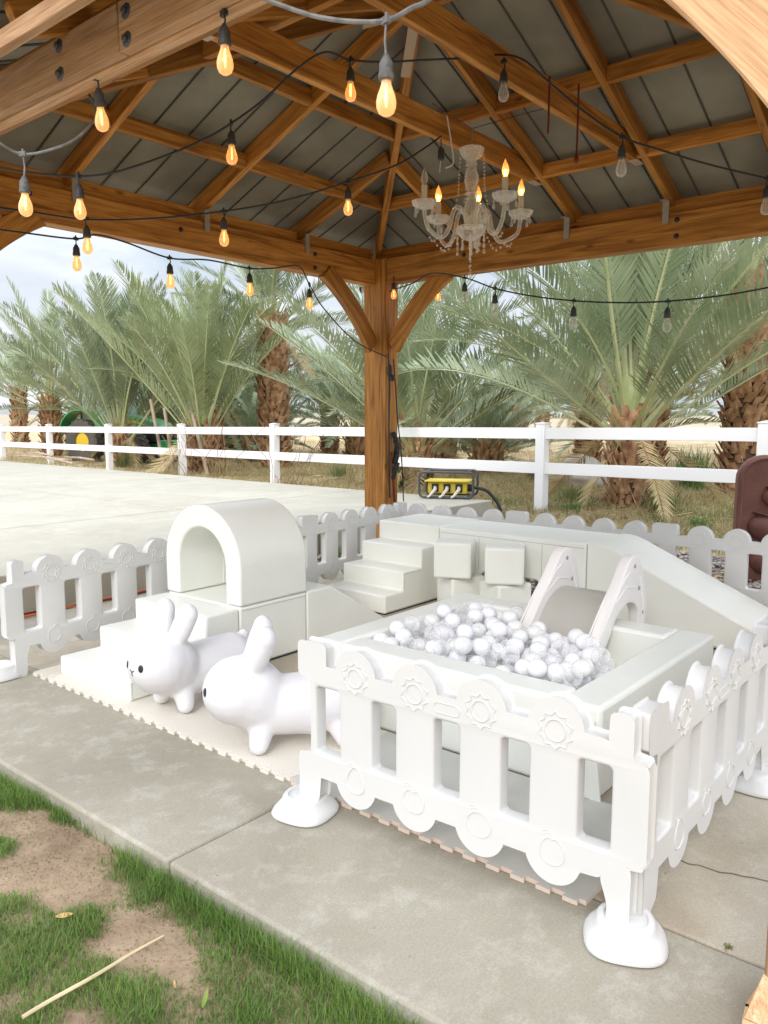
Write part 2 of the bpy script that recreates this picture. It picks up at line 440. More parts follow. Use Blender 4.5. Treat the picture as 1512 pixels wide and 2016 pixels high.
    def build(s, name, m, parent=None, loc=(0, 0, 0), smooth=True, angle=40, bevel=0, bseg=2):
        mats = m if isinstance(m, (list, tuple)) else [m]
        o = bpy.data.objects.new(name, s.mesh(name, mats, smooth, angle))
        COL.objects.link(o); o.location = loc
        if parent is not None: o.parent = parent
        if bevel: add_bevel(o, bevel, bseg)
        return o

def fix_normals(me):
    b = bmesh.new(); b.from_mesh(me)
    bmesh.ops.remove_doubles(b, verts=b.verts, dist=1e-6)
    bmesh.ops.recalc_face_normals(b, faces=b.faces)
    b.to_mesh(me); b.free()

def add_bevel(o, w, seg=2):
    md = o.modifiers.new('bevel', 'BEVEL'); md.width = w; md.segments = seg; md.limit_method = 'ANGLE'; md.angle_limit = math.radians(35)
    md.harden_normals = False
    for p in o.data.polygons: p.use_smooth = True
    o.data.set_sharp_from_angle(angle=math.radians(60))

def raw_mesh(name, V, F, mats, midx=None, smooth=False):
    """V (n,3) array, F (m,k) int array, k = 3 or 4 ; fast."""
    me = bpy.data.meshes.new(name)
    V = np.asarray(V, dtype=np.float32); F = np.asarray(F, dtype=np.int32)
    k = F.shape[1]
    me.vertices.add(len(V)); me.vertices.foreach_set('co', V.ravel())
    me.loops.add(F.size); me.loops.foreach_set('vertex_index', F.ravel())
    me.polygons.add(len(F)); me.polygons.foreach_set('loop_start', np.arange(0, F.size, k, dtype=np.int32))
    for m in mats: me.materials.append(MATS[m])
    if midx is not None: me.polygons.foreach_set('material_index', np.asarray(midx, dtype=np.int32))
    me.polygons.foreach_set('use_smooth', np.full(len(F), smooth))
    me.update(calc_edges=True)
    return me

def tag(o, label=None, cat=None, group=None, kind=None):
    if label: o['label'] = label
    if cat: o['category'] = cat
    if group: o['group'] = group
    if kind: o['kind'] = kind
    return o
def empty(name, loc=(0, 0, 0), rz=0.0):
    o = bpy.data.objects.new(name, None); COL.objects.link(o)
    o.location = loc; o.rotation_euler = (0, 0, rz); o.empty_display_size = 0.1
    return o
def kids(o): return [c for c in bpy.data.objects if c.parent == o]
def copy_tree(o, loc=None, rz=None, label=None, scale=None):
    c = o.copy(); COL.objects.link(c)
    for ch in o.children:
        d = ch.copy(); COL.objects.link(d); d.parent = c
        for g in ch.children:
            e = g.copy(); COL.objects.link(e); e.parent = d
    if loc is not None: c.location = loc
    if rz is not None: c.rotation_euler = (0, 0, rz)
    if scale is not None: c.scale = (scale,) * 3 if not hasattr(scale, '__len__') else scale
    if label: c['label'] = label
    return c
def structure(name, mb, m, **k):
    o = mb.build(name, m, **k); o['kind'] = 'structure'; return o

def smooth_path(pts, n=6):
    P = [Vector(p) for p in pts]; out_ = []
    for i in range(len(P) - 1):
        p0 = P[max(i - 1, 0)]; p1 = P[i]; p2 = P[i + 1]; p3 = P[min(i + 2, len(P) - 1)]
        for k in range(n):
            t = k / n
            out_.append(0.5 * ((2 * p1) + (-p0 + p2) * t + (2 * p0 - 5 * p1 + 4 * p2 - p3) * t * t + (-p0 + 3 * p1 - 3 * p2 + p3) * t ** 3))
    out_.append(P[-1])
    return out_

def grid_sheet(x0, x1, y0, y1, nx, ny, zf):
    xs = np.linspace(x0, x1, nx); ys = np.linspace(y0, y1, ny)
    X, Y = np.meshgrid(xs, ys, indexing='ij')
    Z = zf(X, Y)
    V = np.stack([X, Y, Z], -1).reshape(-1, 3)
    i, j = np.meshgrid(np.arange(nx - 1), np.arange(ny - 1), indexing='ij')
    a = (i * ny + j).ravel()
    F = np.stack([a, a + ny, a + ny + 1, a + 1], -1)
    return V, F
def vnoise(x, y, s, seed=0):
    """cheap smooth 2-D value noise in numpy"""
    x = np.asarray(x) / s; y = np.asarray(y) / s
    xi = np.floor(x).astype(int); yi = np.floor(y).astype(int); fx = x - xi; fy = y - yi
    def h(a, b):
        n = (a * 374761393 + b * 668265263 + seed * 1442695041) & 0xffffffff
        n = ((n ^ (n >> 13)) * 1274126177) & 0xffffffff
        return ((n ^ (n >> 16)) & 0xffff) / 65535.0
    u = fx * fx * (3 - 2 * fx); v = fy * fy * (3 - 2 * fy)
    return (h(xi, yi) * (1 - u) + h(xi + 1, yi) * u) * (1 - v) + (h(xi, yi + 1) * (1 - u) + h(xi + 1, yi + 1) * u) * v

# ================================================================== SETTING
# ground: one sheet, fine near the slab edge, reaching the horizon
GZ = -0.075
def ground_z(X, Y):
    return GZ + 0.018 * (vnoise(X, Y, 0.35, 3) - 0.5) + 0.008 * (vnoise(X, Y, 0.09, 4) - 0.5)
V1, F1 = grid_sheet(-1.5, 1.6, -1.5, 7.0, 130, 300, ground_z)
me = raw_mesh('lawn_soil', V1, F1, ['dirt'], smooth=True)
o = bpy.data.objects.new('lawn_soil', me); COL.objects.link(o); o['kind'] = 'structure'
V2, F2 = grid_sheet(1.6, 62, -40, 70, 120, 160, lambda X, Y: GZ + 0.03 + 0.10 * (vnoise(X, Y, 2.6, 5) - 0.5) * np.clip((X - 6) / 4, 0, 1) + 0.02 * (vnoise(X, Y, 0.8, 6) - .5))
me = raw_mesh('orchard_ground', V2, F2, ['orchard_soil'], smooth=True)
o = bpy.data.objects.new('orchard_ground', me); COL.objects.link(o); o['kind'] = 'structure'
mb = MB(); mb.add([(-3000, -3000, -0.16), (3000, -3000, -0.16), (3000, 3000, -0.16), (-3000, 3000, -0.16)], [(0, 1, 2, 3)])
structure('ground', mb, 'sand_field')
# far hills
hv, hf = [], []
nh = 90
for i in range(nh):
    a = math.radians(-30 + 160 * i / (nh - 1)); r = 2600
    h = 14 + 55 * vnoise(np.array(i * 1.0), np.array(0.0), 6, 9) + 22 * vnoise(np.array(i * 1.0), np.array(3.0), 1.7, 8)
    for rr, z in ((r - 260, -1), (r, float(h)), (r + 260, -1)):
        hv.append((rr * math.cos(a), rr * math.sin(a), z))
for i in range(nh - 1):
    for k in range(2): hf.append((i * 3 + k, (i + 1) * 3 + k, (i + 1) * 3 + k + 1, i * 3 + k + 1))
mb = MB(); mb.add(hv, hf); structure('hills', mb, 'hill')

# patio slabs with joints
def slab(name, x0, x1, y0, y1, z1, m, th=0.1, bev=0.007):
    mb = MB(); mb.bx(x0, x1, y0, y1, z1 - th, z1)
    o = structure(name, mb, m, smooth=False); add_bevel(o, bev, 2); return o
slab('patio_slab', 1.385, 2.064, -2.2, 2.036, 0.0, 'slab_concrete', 0.14, 0.012)
slab('patio_slab', 1.385, 2.064, 2.046, 4.552, 0.001, 'slab_concrete', 0.14, 0.012)
slab('patio_slab', 1.385, 2.064, 4.560, 9.5, 0.0, 'slab_concrete', 0.14, 0.012)
slab('patio_slab', 2.070, 5.30, -2.2, 4.552, 0.0, 'old_concrete')
slab('patio_slab', 2.070, 5.30, 4.560, 5.548, -0.004, 'slab_concrete')
# crack in the old slab
pts = [(2.40, 0.98)]
x, y = 2.40, 0.98
random.seed(3)
cr = []
for i in range(60):
    y -= 0.03; x += 0.006 + random.uniform(-0.012, 0.012)
    cr.append((x, y, 0.0015))
mb = MB(); mb.tube(cr, 0.0022, 4)
structure('crack', mb, 'gravel_bed')
# raised concrete pad on the left
mb = MB()
PADX = [(-6.0, 5.655), (5.68, 8.88)]
for xa, xb in PADX:
    for ya, yb in ((5.55, 7.84), (7.865, 11.88), (11.91, 16.5), (16.53, 24.0)):
        slab('raised_pad', xa, xb, ya, yb, 0.28, 'pad_concrete', 0.40, 0.01)
# gravel bed: pebbles nobody could count
mb = MB(); mb.bx(5.31, 8.3, -3.0, 5.53, -0.06, -0.03)
structure('gravel_ground', mb, 'gravel_bed')
def ico_pebbles(n, area, rmin, rmax, z, seed, extra=None):
    r_ = np.random.default_rng(seed)
    b = bmesh.new(); bmesh.ops.create_icosphere(b, subdivisions=1, radius=1.0)
    bv = np.array([v.co[:] for v in b.verts]); bf = np.array([[v.index for v in f.verts] for f in b.faces]); b.free()
    Vs, Fs = [], []
    for i in range(n):
        s = r_.uniform(rmin, rmax, 3) * np.array([1, 0.8, 0.55]); a = r_.uniform(0, 6.28); t = r_.uniform(-.5, .5)
        v = bv * s * (1 + r_.uniform(-.12, .12, (len(bv), 1)))
        ca, sa = math.cos(t), math.sin(t); v = np.stack([v[:, 0], v[:, 1] * ca - v[:, 2] * sa, v[:, 1] * sa + v[:, 2] * ca], -1)
        ca, sa = math.cos(a), math.sin(a); v = np.stack([v[:, 0] * ca - v[:, 1] * sa, v[:, 0] * sa + v[:, 1] * ca, v[:, 2]], -1)
        x0, x1, y0, y1 = area
        v += np.array([r_.uniform(x0, x1), r_.uniform(y0, y1), z + r_.uniform(0, rmax * .9)])
        Vs.append(v); Fs.append(bf + i * len(bv))
    return np.concatenate(Vs), np.concatenate(Fs)
Va, Fa = ico_pebbles(5200, (5.33, 8.2, -0.6, 5.5), 0.018, 0.038, -0.03, 4)
me = raw_mesh('gravel', Va, Fa, ['pebble'], smooth=True)
# per pebble tone through position noise in the material
o = bpy.data.objects.new('gravel', me); COL.objects.link(o); tag(o, kind='stuff')

# ---------------------------------------------------------------- grass (stuff)
def blades(n, xy, zf, hmin, hmax, w, lean, seed, hcurve=None, azb=None):
    """n curved blades as 3-segment strips. xy: (n,2) roots"""
    r_ = np.random.default_rng(seed)
    h = r_.uniform(hmin, hmax, n)
    if hcurve is not None: h = h * hcurve
    a = r_.uniform(0, 2 * PI, n); l = r_.uniform(0.15, 1.0, n) * lean * h
    wd = r_.uniform(0.6, 1.1, n) * w; fa = a + PI / 2 + r_.uniform(-.6, .6, n)
    root = np.stack([xy[:, 0], xy[:, 1], zf(xy[:, 0], xy[:, 1]) - 0.004], -1)
    d = np.stack([np.cos(a), np.sin(a), np.zeros(n)], -1); s = np.stack([np.cos(fa), np.sin(fa), np.zeros(n)], -1)
    up = np.array([0, 0, 1.0])
    P0 = root; P1 = root + up * (h * .45)[:, None] + d * (l * .22)[:, None]; P2 = root + up * (h * .82)[:, None] + d * (l * .6)[:, None]
    P3 = root + up * (h * .98)[:, None] + d * l[:, None]
    V = np.stack([P0 - s * wd[:, None] / 2, P0 + s * wd[:, None] / 2, P1 - s * wd[:, None] * .45, P1 + s * wd[:, None] * .45,
                  P2 - s * wd[:, None] * .3, P2 + s * wd[:, None] * .3, P3, P3 + s * 1e-4], 1).reshape(-1, 3)
    b = np.arange(n)[:, None] * 8
    F = np.concatenate([b + [0, 1, 3, 2], b + [2, 3, 5, 4], b + [4, 5, 7, 6]])
    return V, F
def grass_obj(name, V, F, m):
    me = raw_mesh(name, V, F, [m], smooth=True)
    o = bpy.data.objects.new(name, me); COL.objects.link(o); tag(o, kind='stuff'); return o

# lawn: dense along the slab edge, bare dirt patches further left
POLYS = [[(1.207, 2.911), (1.304, 2.814), (1.34, 2.732), (1.385, 2.50), (1.378, 2.38), (1.35, 2.283), (1.283, 2.127), (1.221, 2.065), (1.162, 2.097), (1.104, 2.128), (1.059, 2.133), (1.078, 2.237), (1.043, 2.305), (0.997, 2.347), (0.967, 2.37)],
 [(1.099, 1.99), (1.2, 2.013), (1.257, 1.944), (1.295, 1.817), (1.275, 1.706), (1.204, 1.635), (1.13, 1.587), (1.116, 1.632), (1.102, 1.716), (1.066, 1.801), (1.052, 1.911)],
 [(0.885, 1.764), (0.931, 1.735), (0.919, 1.654), (0.838, 1.702)]]
def poly_d(X, Y, P):
    """signed distance to a polygon, positive inside"""
    ins = np.zeros(X.shape, bool); d = np.full(X.shape, 9.0)
    n = len(P)
    for i in range(n):
        x0, y0 = P[i]; x1, y1 = P[(i + 1) % n]
        c = ((y0 > Y) != (y1 > Y)) & (X < (x1 - x0) * (Y - y0) / ((y1 - y0) + 1e-12) + x0)
        ins ^= c
        t = np.clip(((X - x0) * (x1 - x0) + (Y - y0) * (y1 - y0)) / ((x1 - x0) ** 2 + (y1 - y0) ** 2), 0, 1)
        d = np.minimum(d, np.hypot(X - x0 - t * (x1 - x0), Y - y0 - t * (y1 - y0)))
    return np.where(ins, d, -d)
def bare(X, Y):
    """1 = grass, 0 = bare; ragged borders"""
    g = np.ones_like(X)
    for P in POLYS:
        d = poly_d(X, Y, P) + 0.07 * (vnoise(X, Y, 0.05, 11) - .5) + 0.08 * (vnoise(X, Y, 0.13, 12) - .5)
        g = np.minimum(g, np.clip(0.45 - d / 0.05, 0.015, 1))
    isl = np.clip((poly_d(X, Y, [(1.15, 2.74), (1.175, 2.628), (1.139, 2.57), (1.06, 2.59)]) + .02) / .03, 0, 1)
    return np.maximum(g, isl)
r_ = np.random.default_rng(21)
cand = np.stack([r_.uniform(0.55, 1.385, 330000), r_.uniform(0.7, 4.6, 330000)], -1)
dens = bare(cand[:, 0], cand[:, 1])
edge_strip = np.clip(1 - np.abs(cand[:, 0] - 1.345) / (0.05 + 0.04 * (cand[:, 1] < 1.9)), 0, 1) * ((cand[:, 1] < 2.24) | (cand[:, 1] > 2.86))
dens = np.clip(np.maximum(dens * (0.30 + 0.9 * vnoise(cand[:, 0], cand[:, 1], 0.10, 13)), edge_strip * 1.2), 0, 1)
near = np.clip(1.6 - (cand[:, 1] - 1.5) * 0.35, 0.25, 1)
keep = r_.uniform(0, 1, len(cand)) < dens * near * 0.62
xy = cand[keep]; hc = 0.55 + 0.6 * dens[keep] + 0.25 * vnoise(xy[:, 0], xy[:, 1], 0.1, 14)
tall = 0.8 + 0.75 * np.clip(1 - np.abs(xy[:, 0] - 1.35) / 0.07, 0, 1)
pick = r_.uniform(0, 1, len(xy)) < 0.70
V, F = blades(int(pick.sum()), xy[pick], ground_z, 0.014, 0.044, 0.0024, 0.9, 5, (hc * tall)[pick])
grass_obj('lawn_grass', V, F, 'grass_blade')
V, F = blades(int((~pick).sum()), xy[~pick], ground_z, 0.008, 0.034, 0.0020, 1.5, 8, (hc * tall)[~pick])
grass_obj('olive_lawn_grass', V, F, 'olive_blade')
sub = cand[(r_.uniform(0, 1, len(cand)) < 0.05 + 0.045 * (1 - dens))]
V, F = blades(len(sub), sub, ground_z, 0.002, 0.011, 0.0013, 2.8, 6)
grass_obj('dry_lawn_grass', V, F, 'lawn_straw')
Vc, Fc = ico_pebbles(5200, (0.75, 1.37, 1.2, 4.0), 0.0012, 0.0042, GZ, 44)
zc_all = ground_z(Vc[:, 0], Vc[:, 1]) - GZ
Vc[:, 2] += zc_all
me = raw_mesh('soil_crumbs', Vc, Fc, ['dirt'], smooth=False)
tag_o = bpy.data.objects.new('soil_crumbs', me); COL.objects.link(tag_o); tag(tag_o, kind='stuff')

# dry grass beyond the fence
def zz(X, Y): return np.full_like(X, GZ + 0.02)
def zone(n, x0, x1, y0, y1, seed):
    r2 = np.random.default_rng(seed); return np.stack([r2.uniform(x0, x1, n), r2.uniform(y0, y1, n)], -1)
xy = np.concatenate([zone(40000, 8.3, 12, -2, 6, 31), zone(52000, 9.1, 16, 3, 16, 32), zone(60000, 11, 30, -2, 34, 33)])
xy = xy[vnoise(xy[:, 0], xy[:, 1], 0.7, 15) > 0.33]
V, F = blades(len(xy), xy, zz, 0.05, 0.22, 0.009, 1.6, 34)
grass_obj('dry_grass', V, F, 'straw_blade')
xy = np.concatenate([zone(16000, 8.3, 12, -2, 6, 35), zone(14000, 9.1, 16, 3, 24, 36)])
xy = xy[vnoise(xy[:, 0], xy[:, 1], 0.9, 16) > 0.60]
V, F = blades(len(xy), xy, zz, 0.08, 0.26, 0.009, 0.9, 37)
grass_obj('green_ground_cover', V, F, 'olive_blade')

# straw litter
def litter(n, x0, x1, y0, y1, seed, lmin=0.1, lmax=0.5):
    r2 = np.random.default_rng(seed)
    c = np.stack([r2.uniform(x0, x1, n), r2.uniform(y0, y1, n), GZ + 0.05 + r2.uniform(0, .1, n)], -1)
    a = r2.uniform(0, PI, n); t = r2.uniform(-.25, .25, n); l = r2.uniform(lmin, lmax, n) / 2; w = r2.uniform(.003, .010, n)
    d = np.stack([np.cos(a) * np.cos(t), np.sin(a) * np.cos(t), np.sin(t)], -1); s = np.stack([-np.sin(a), np.cos(a), r2.uniform(-.6, .6, n)], -1)
    A = c - d * l[:, None]; B = c + d * l[:, None]; S = s * w[:, None]
    V = np.stack([A - S, A + S, B + S * .3, B - S * .3], 1).reshape(-1, 3); b = np.arange(n)[:, None] * 4
    return V, b + [0, 1, 2, 3]
V, F = litter(5200, 8.3, 14, -1.5, 16, 41)
V3, F3 = litter(900, 9.6, 12.2, 3.2, 6.0, 42, 0.2, 0.9)
V = np.concatenate([V, V3]); F = np.concatenate([F, F3 + len(V) - len(V3)])
grass_obj('straw_litter', V, F, 'straw_blade')
# green tufts (countable weeds)
def tuft(x, y, n, h, m, label, grp):
    r2 = np.random.default_rng(int(x * 100 + y * 37))
    xy = np.stack([x + r2.normal(0, h * .22, n), y + r2.normal(0, h * .22, n)], -1)
    V, F = blades(n, xy, zz, h * .5, h, 0.012, 0.7, int(x * 77))
    me = raw_mesh('weed_tuft', V, F, [m], smooth=True)
    o = bpy.data.objects.new('weed_tuft', me); COL.objects.link(o)
    tag(o, label, 'weed', grp); return o
tuft(10.15, 5.05, 130, 0.30, 'weed_blade', 'bright green weed tuft just right of the white fence post behind the yellow power box', 'weeds by the fence')
tuft(10.3, 6.1, 90, 0.26, 'weed_blade', 'low green weed tuft between the yellow power box and the fence post', 'weeds by the fence')
tuft(10.6, 6.55, 70, 0.24, 'weed_blade', 'green weed tuft in dry grass right above the thick black cable', 'weeds by the fence')
tuft(9.75, 3.7, 150, 0.26, 'olive_blade', 'olive grass clump under the big palm beside the fallen straw', 'weeds by the fence')
tuft(9.6, 3.15, 150, 0.28, 'weed_blade', 'green grass clump close to the terracotta fountain', 'weeds by the fence')
tuft(12.2, 9.7, 500, 0.75, 'weed_blade', 'feathery bright green bush behind the fence just left of the cedar post', 'weeds by the fence')
tuft(5.75, 5.42, 70, 0.2, 'weed_blade', 'small green weed in the gravel at the raised pad wall', 'weeds by the fence')
tuft(2.083, 0.55, 16, 0.022, 'olive_blade', 'tiny weed growing in the joint of the patio slabs at the lower right', 'weeds by the fence')
bpy.data.objects['weed_tuft.007'].location.z = 0.05

for (x, y, n_, h_, m_, lab_) in ((11.2, 5.6, 260, .45, 'olive_blade', 'tangle of dry and green blades at the left foot of the large palm'), (11.0, 4.1, 260, .5, 'olive_blade', 'tangle of dry and green blades at the right foot of the large palm'),
        (11.7, 14.6, 220, .5, 'straw_blade', 'heap of dry blades at the foot of the palm with the wooden stakes'), (12.2, 19.3, 220, .5, 'olive_blade', 'clump of blades at the foot of the palm in front of the tractor'),
        (12.9, 12.0, 200, .5, 'olive_blade', 'olive bush behind the fence between the tall palm trunk and the cedar post'), (14.9, 8.2, 240, .6, 'olive_blade', 'olive bush behind the fence right of the cedar post, by the boulder'),
        (16.5, 10.3, 240, .8, 'olive_blade', 'tall olive bush in the orchard just right of the cedar post'), (15.5, 5.2, 240, .7, 'weed_blade', 'green bush between the two right-hand palm trunks'),
        (17.5, 5.9, 240, .9, 'weed_blade', 'leafy green bush near the thick trunk at the right edge')):
    tuft(x, y, n_, h_, m_, lab_, 'bushes and clumps in the orchard')

# ================================================================== TOYS IN THE PLAY PEN
def curve_mesh(name, outlines, half, bev, m, lift=0.0):
    """Rounded plate from 2-D outlines (first = outer, rest = holes) in local X (u), Z (height)."""
    cu = bpy.data.curves.new(name, 'CURVE'); cu.dimensions = '2D'; cu.fill_mode = 'BOTH'
    for ol in outlines:
        sp = cu.splines.new('POLY'); sp.points.add(len(ol) - 1)
        for i, (u, w) in enumerate(ol): sp.points[i].co = (u, w, 0, 1)
        sp.use_cyclic_u = True
    cu.extrude = half - bev; cu.bevel_depth = bev; cu.bevel_resolution = 2; cu.offset = -bev
    tmp = bpy.data.objects.new('tmp', cu); COL.objects.link(tmp)
    dg = bpy.context.evaluated_depsgraph_get(); dg.update()
    me = bpy.data.meshes.new_from_object(tmp.evaluated_get(dg))
    bpy.data.objects.remove(tmp); bpy.data.curves.remove(cu)
    me.transform(Matrix.Rotation(PI / 2, 4, 'X'))
    me.materials.clear(); me.materials.append(MATS[m])
    b = bmesh.new(); b.from_mesh(me); bmesh.ops.remove_doubles(b, verts=b.verts, dist=1e-5); bmesh.ops.recalc_face_normals(b, faces=b.faces); b.to_mesh(me); b.free()
    me.shade_smooth(); me.set_sharp_from_angle(angle=math.radians(50))
    return me
def arc(cu_, cz, r, a0, a1, n): return [(cu_ + r * math.cos(math.radians(a0 + (a1 - a0) * i / n)), cz + r * math.sin(math.radians(a0 + (a1 - a0) * i / n))) for i in range(n + 1)]
def rrect(u0, u1, z0, z1, r, n=4):
    return arc(u0 + r, z0 + r, r, 180, 270, n) + arc(u1 - r, z0 + r, r, 270, 360, n) + arc(u1 - r, z1 - r, r, 0, 90, n) + arc(u0 + r, z1 - r, r, 90, 180, n)
def rounded(pts, r=0.008, n=3):
    """round the corners of a polygon"""
    out_ = []
    m = len(pts)
    for i in range(m):
        p0 = Vector(pts[i - 1]); p1 = Vector(pts[i]); p2 = Vector(pts[(i + 1) % m])
        a = (p0 - p1); b = (p2 - p1); la, lb = a.length, b.length
        rr = min(r, la * .4, lb * .4); a.normalize(); b.normalize()
        if a.dot(b) < -0.96: out_.append(tuple(p1)); continue
        s, e = p1 + a * rr, p1 + b * rr
        for k in range(n + 1):
            t = k / n; q = s.lerp(p1, t).lerp(p1.lerp(e, t), t); out_.append(tuple(q))
    return out_
PL = 1.138            # hinge to hinge
UC = (0.212, 0.452, 0.693, 0.934)
RT, RB = 0.547, 0.166
CR = 0.077
def panel_outline():
    body = rounded([(-0.056, .228), (0.010, .218), (-0.006, .205), (-0.004, .004), (0.038, .004), (0.040, .10), (0.062, RB)], 0.012)
    for c in UC: body += arc(c, RB + 0.013, CR, 190, 350, 16)
    body += rounded([(PL - 0.040, RB), (PL - 0.030, 0.075), (PL + 0.004, 0.06), (PL + 0.006, 0.004), (PL + 0.046, 0.004), (PL + 0.046, 0.07), (PL + 0.046, .224), (PL - 0.012, .232), (PL - 0.012, .508), (PL + 0.046, .516), (PL + 0.046, .622), (PL - 0.067, .622), (PL - 0.067, RT)], 0.012)
    for c in UC[::-1]: body += arc(c, RT + 0.001, CR, 0, 180, 18)
    body += rounded([(0.050, RT), (0.047, .622), (0.0, .622), (0.0, .508), (-0.056, .500)], 0.012)
    return body
WIN = [(0.047, 0.143), (0.291, 0.384), (0.527, 0.620), (0.768, 0.866), (1.004, 1.110)]
holes = [rrect(a, b, .243, .478, 0.014) for a, b in WIN]
pm = curve_mesh('play_fence', [panel_outline()] + holes, 0.028, 0.0095, 'toy_plastic')
# raised suns, fruit and handle outlines on both faces
rl = MB()
for side in (-1, 1):
    yy = side * 0.0278
    for i, c in enumerate(UC):
        zc_ = RT - 0.006
        rl.tube([(c + 0.031 * math.cos(t), yy, zc_ + 0.031 * math.sin(t)) for t in np.linspace(0, 2 * PI, 25)], 0.0034, 6, False)
        st = []
        for k in range(11):
            a0 = 2 * PI * k / 10
            for tt, rr in ((0, .054), (.33, .0455), (.5, .0435), (.67, .0455)):
                if k == 10 and tt > 0: break
                st.append((c + rr * math.cos(a0 + tt * 2 * PI / 10 + .3), yy, zc_ + rr * math.sin(a0 + tt * 2 * PI / 10 + .3)))
        rl.tube(st, 0.0032, 6, False)
        # fruit: pear, apple, melon, peach
        fz = RB + 0.025
        fr = []
        for t in np.linspace(0, 2 * PI, 29):
            x, z = math.sin(t), math.cos(t)
            if i == 3: q = (0.036 * x * (1 - 0.36 * z), 0.046 * z)
            elif i == 2: q = (0.040 * x, 0.040 * z - 0.010 * math.exp(-(x * 4) ** 2) * (1 if z > 0 else -.5))
            elif i == 1: q = (0.042 * x, 0.038 * z)
            else: q = (0.037 * x, 0.041 * z - 0.008 * math.exp(-(x * 5) ** 2) * (z > 0) - 0.004 * abs(x))
            fr.append((c + q[0], yy, fz + q[1]))
        rl.tube(fr, 0.0030, 6, False)
        rl.tube([(c, yy, fz + .038), (c + .006, yy, fz + .050), (c + .016, yy, fz + .056)], 0.0026, 6)
        rl.tube([(c + .016, yy, fz + .056), (c + .03, yy, fz + .052), (c + .034, yy, fz + .044), (c + .018, yy, fz + .046), (c + .008, yy, fz + .05)], 0.0018, 6)
    hc = (UC[1] + UC[2]) / 2
    rl.tube([(u, yy, z) for u, z in rrect(hc - .047, hc + .047, RT - .044, RT - .012, .0155, 5) + [rrect(hc - .047, hc + .047, RT - .044, RT - .012, .0155, 5)[0]]], 0.0026, 6, False)
rme = rl.mesh('relief', ['toy_plastic'])
b = bmesh.new(); b.from_mesh(pm); b.from_mesh(rme); b.to_mesh(pm); b.free(); bpy.data.meshes.remove(rme)
pm.materials.clear(); pm.materials.append(MATS['toy_plastic'])
def panel(p0, p1, label, z=0.0):
    """p0 = tongue end, p1 = fork end; the panel runs from p0 to p1"""
    o = bpy.data.objects.new('play_fence', pm); COL.objects.link(o)
    o.location = (p0[0], p0[1], z); o.rotation_euler = (0, 0, math.atan2(p1[1] - p0[1], p1[0] - p0[0]))
    o.scale = (math.hypot(p1[1] - p0[1], p1[0] - p0[0]) / (PL + .046), 1, 1)
    tag(o, label, 'play fence', 'white plastic play fence panels around the pen'); return o
FC = (1.950, 0.774)
FL = (1.900, 1.936)
LP_ = [(1.93, 4.17), (3.12, 4.25), (4.31, 4.32), (5.49, 4.34)]
BP_ = [(5.44, 4.37), (5.54, 3.19), (5.58, 2.015), (5.60, .84)]
RP_ = [(5.53, .78), (4.35, .775), (3.168, .772), (1.984, .770)]
panel(FC, FL, 'nearest white play fence panel with embossed suns, standing in front of the ball pit', 0.0)
panel(LP_[0], LP_[1], 'leftmost white play fence panel, running behind the foam steps with the arch', 0)
panel(LP_[1], LP_[2], 'white play fence panel mostly hidden behind the foam arch', 0)
panel(LP_[2], LP_[3], 'white play fence panel that crosses in front of the cedar post foot', 0)
panel(BP_[0], BP_[1], 'back play fence panel directly right of the cedar post, below the yellow power box', 0)
panel(BP_[1], BP_[2], 'back play fence panel behind the foam bridge, in front of the tall palm', 0)
panel(BP_[2], BP_[3], 'back play fence panel in front of the terracotta fountain with gravel behind', 0)
panel(RP_[0], RP_[1], 'right side play fence panel farthest from the viewer, past the long foam ramp', 0)
panel(RP_[1], RP_[2], 'second right side play fence panel, at the right edge', 0)
panel(RP_[2], RP_[3], 'right side play fence panel joined to the nearest corner, seen nearly end-on', 0)

# fence feet
def squircle_lathe(prof, seg=40, p=3.2, sx=1.0):
    vs, fs = [], []
    for r, z, sq in prof:
        for k in range(seg):
            a = 2 * PI * k / seg; c, s = math.cos(a), math.sin(a)
            q = (abs(c) ** p + abs(s) ** p) ** (-1 / p)
            rr = r * (q * sq + (1 - sq))
            vs.append((rr * c * sx, rr * s, z))
    n = len(prof)
    for i in range(n - 1):
        for k in range(seg):
            k2 = (k + 1) % seg; fs.append((i * seg + k, i * seg + k2, (i + 1) * seg + k2, (i + 1) * seg + k))
    fs.append(tuple((n - 1) * seg + k for k in range(seg))); fs.append(tuple(range(seg))[::-1])
    return vs, fs
fm = MB()
fm.add(*squircle_lathe([(r_a, z_a * .8, s_a) for r_a, z_a, s_a in [(.1, .0, .8), (.108, .004, .8), (.109, .012, .8), (.103, .026, .8), (.094, .040, .8), (.086, .052, .7), (.081, .060, .5), (.077, .076, .4), (.073, .084, .4), (.066, .088, .4), (.058, .0885, .4), (.055, .080, .4), (.03, .0785, .4)]]))
for a in (45, 135, 225, 315):
    ca, sa = math.cos(math.radians(a)) * .101, math.sin(math.radians(a)) * .101
    fm.ball((ca * .93, sa * .93, .018), .016, 10, sc=(1, 1, 1.1))
foot_mesh = fm.mesh('weighted_stand', ['toy_plastic'])
def foot(x, y, rz, label):
    o = bpy.data.objects.new('weighted_stand', foot_mesh); COL.objects.link(o); o.location = (x, y, 0.002); o.rotation_euler = (0, 0, rz)
    tag(o, label, 'fence base', 'round plastic feet of the play fence')
    for (u, v) in ((-.058, 0), (.058, 0)):
        m2 = MB(); m2.tube([(u + .014 * math.cos(t), v + .014 * math.sin(t), .058) for t in np.linspace(0, 2 * PI, 17)], .0035, 6, False)
        s = m2.build('socket_ring', 'toy_plastic', o)
    return o
foot(1.937, 0.773, 0.45, 'nearest white plastic fence base under the front right corner of the pen')
foot(1.885, 1.930, 0.2, 'white plastic fence base with an empty socket under the left end of the front panel')
foot(1.872, 4.235, 0.1, 'white plastic fence base at the left edge of the photo')
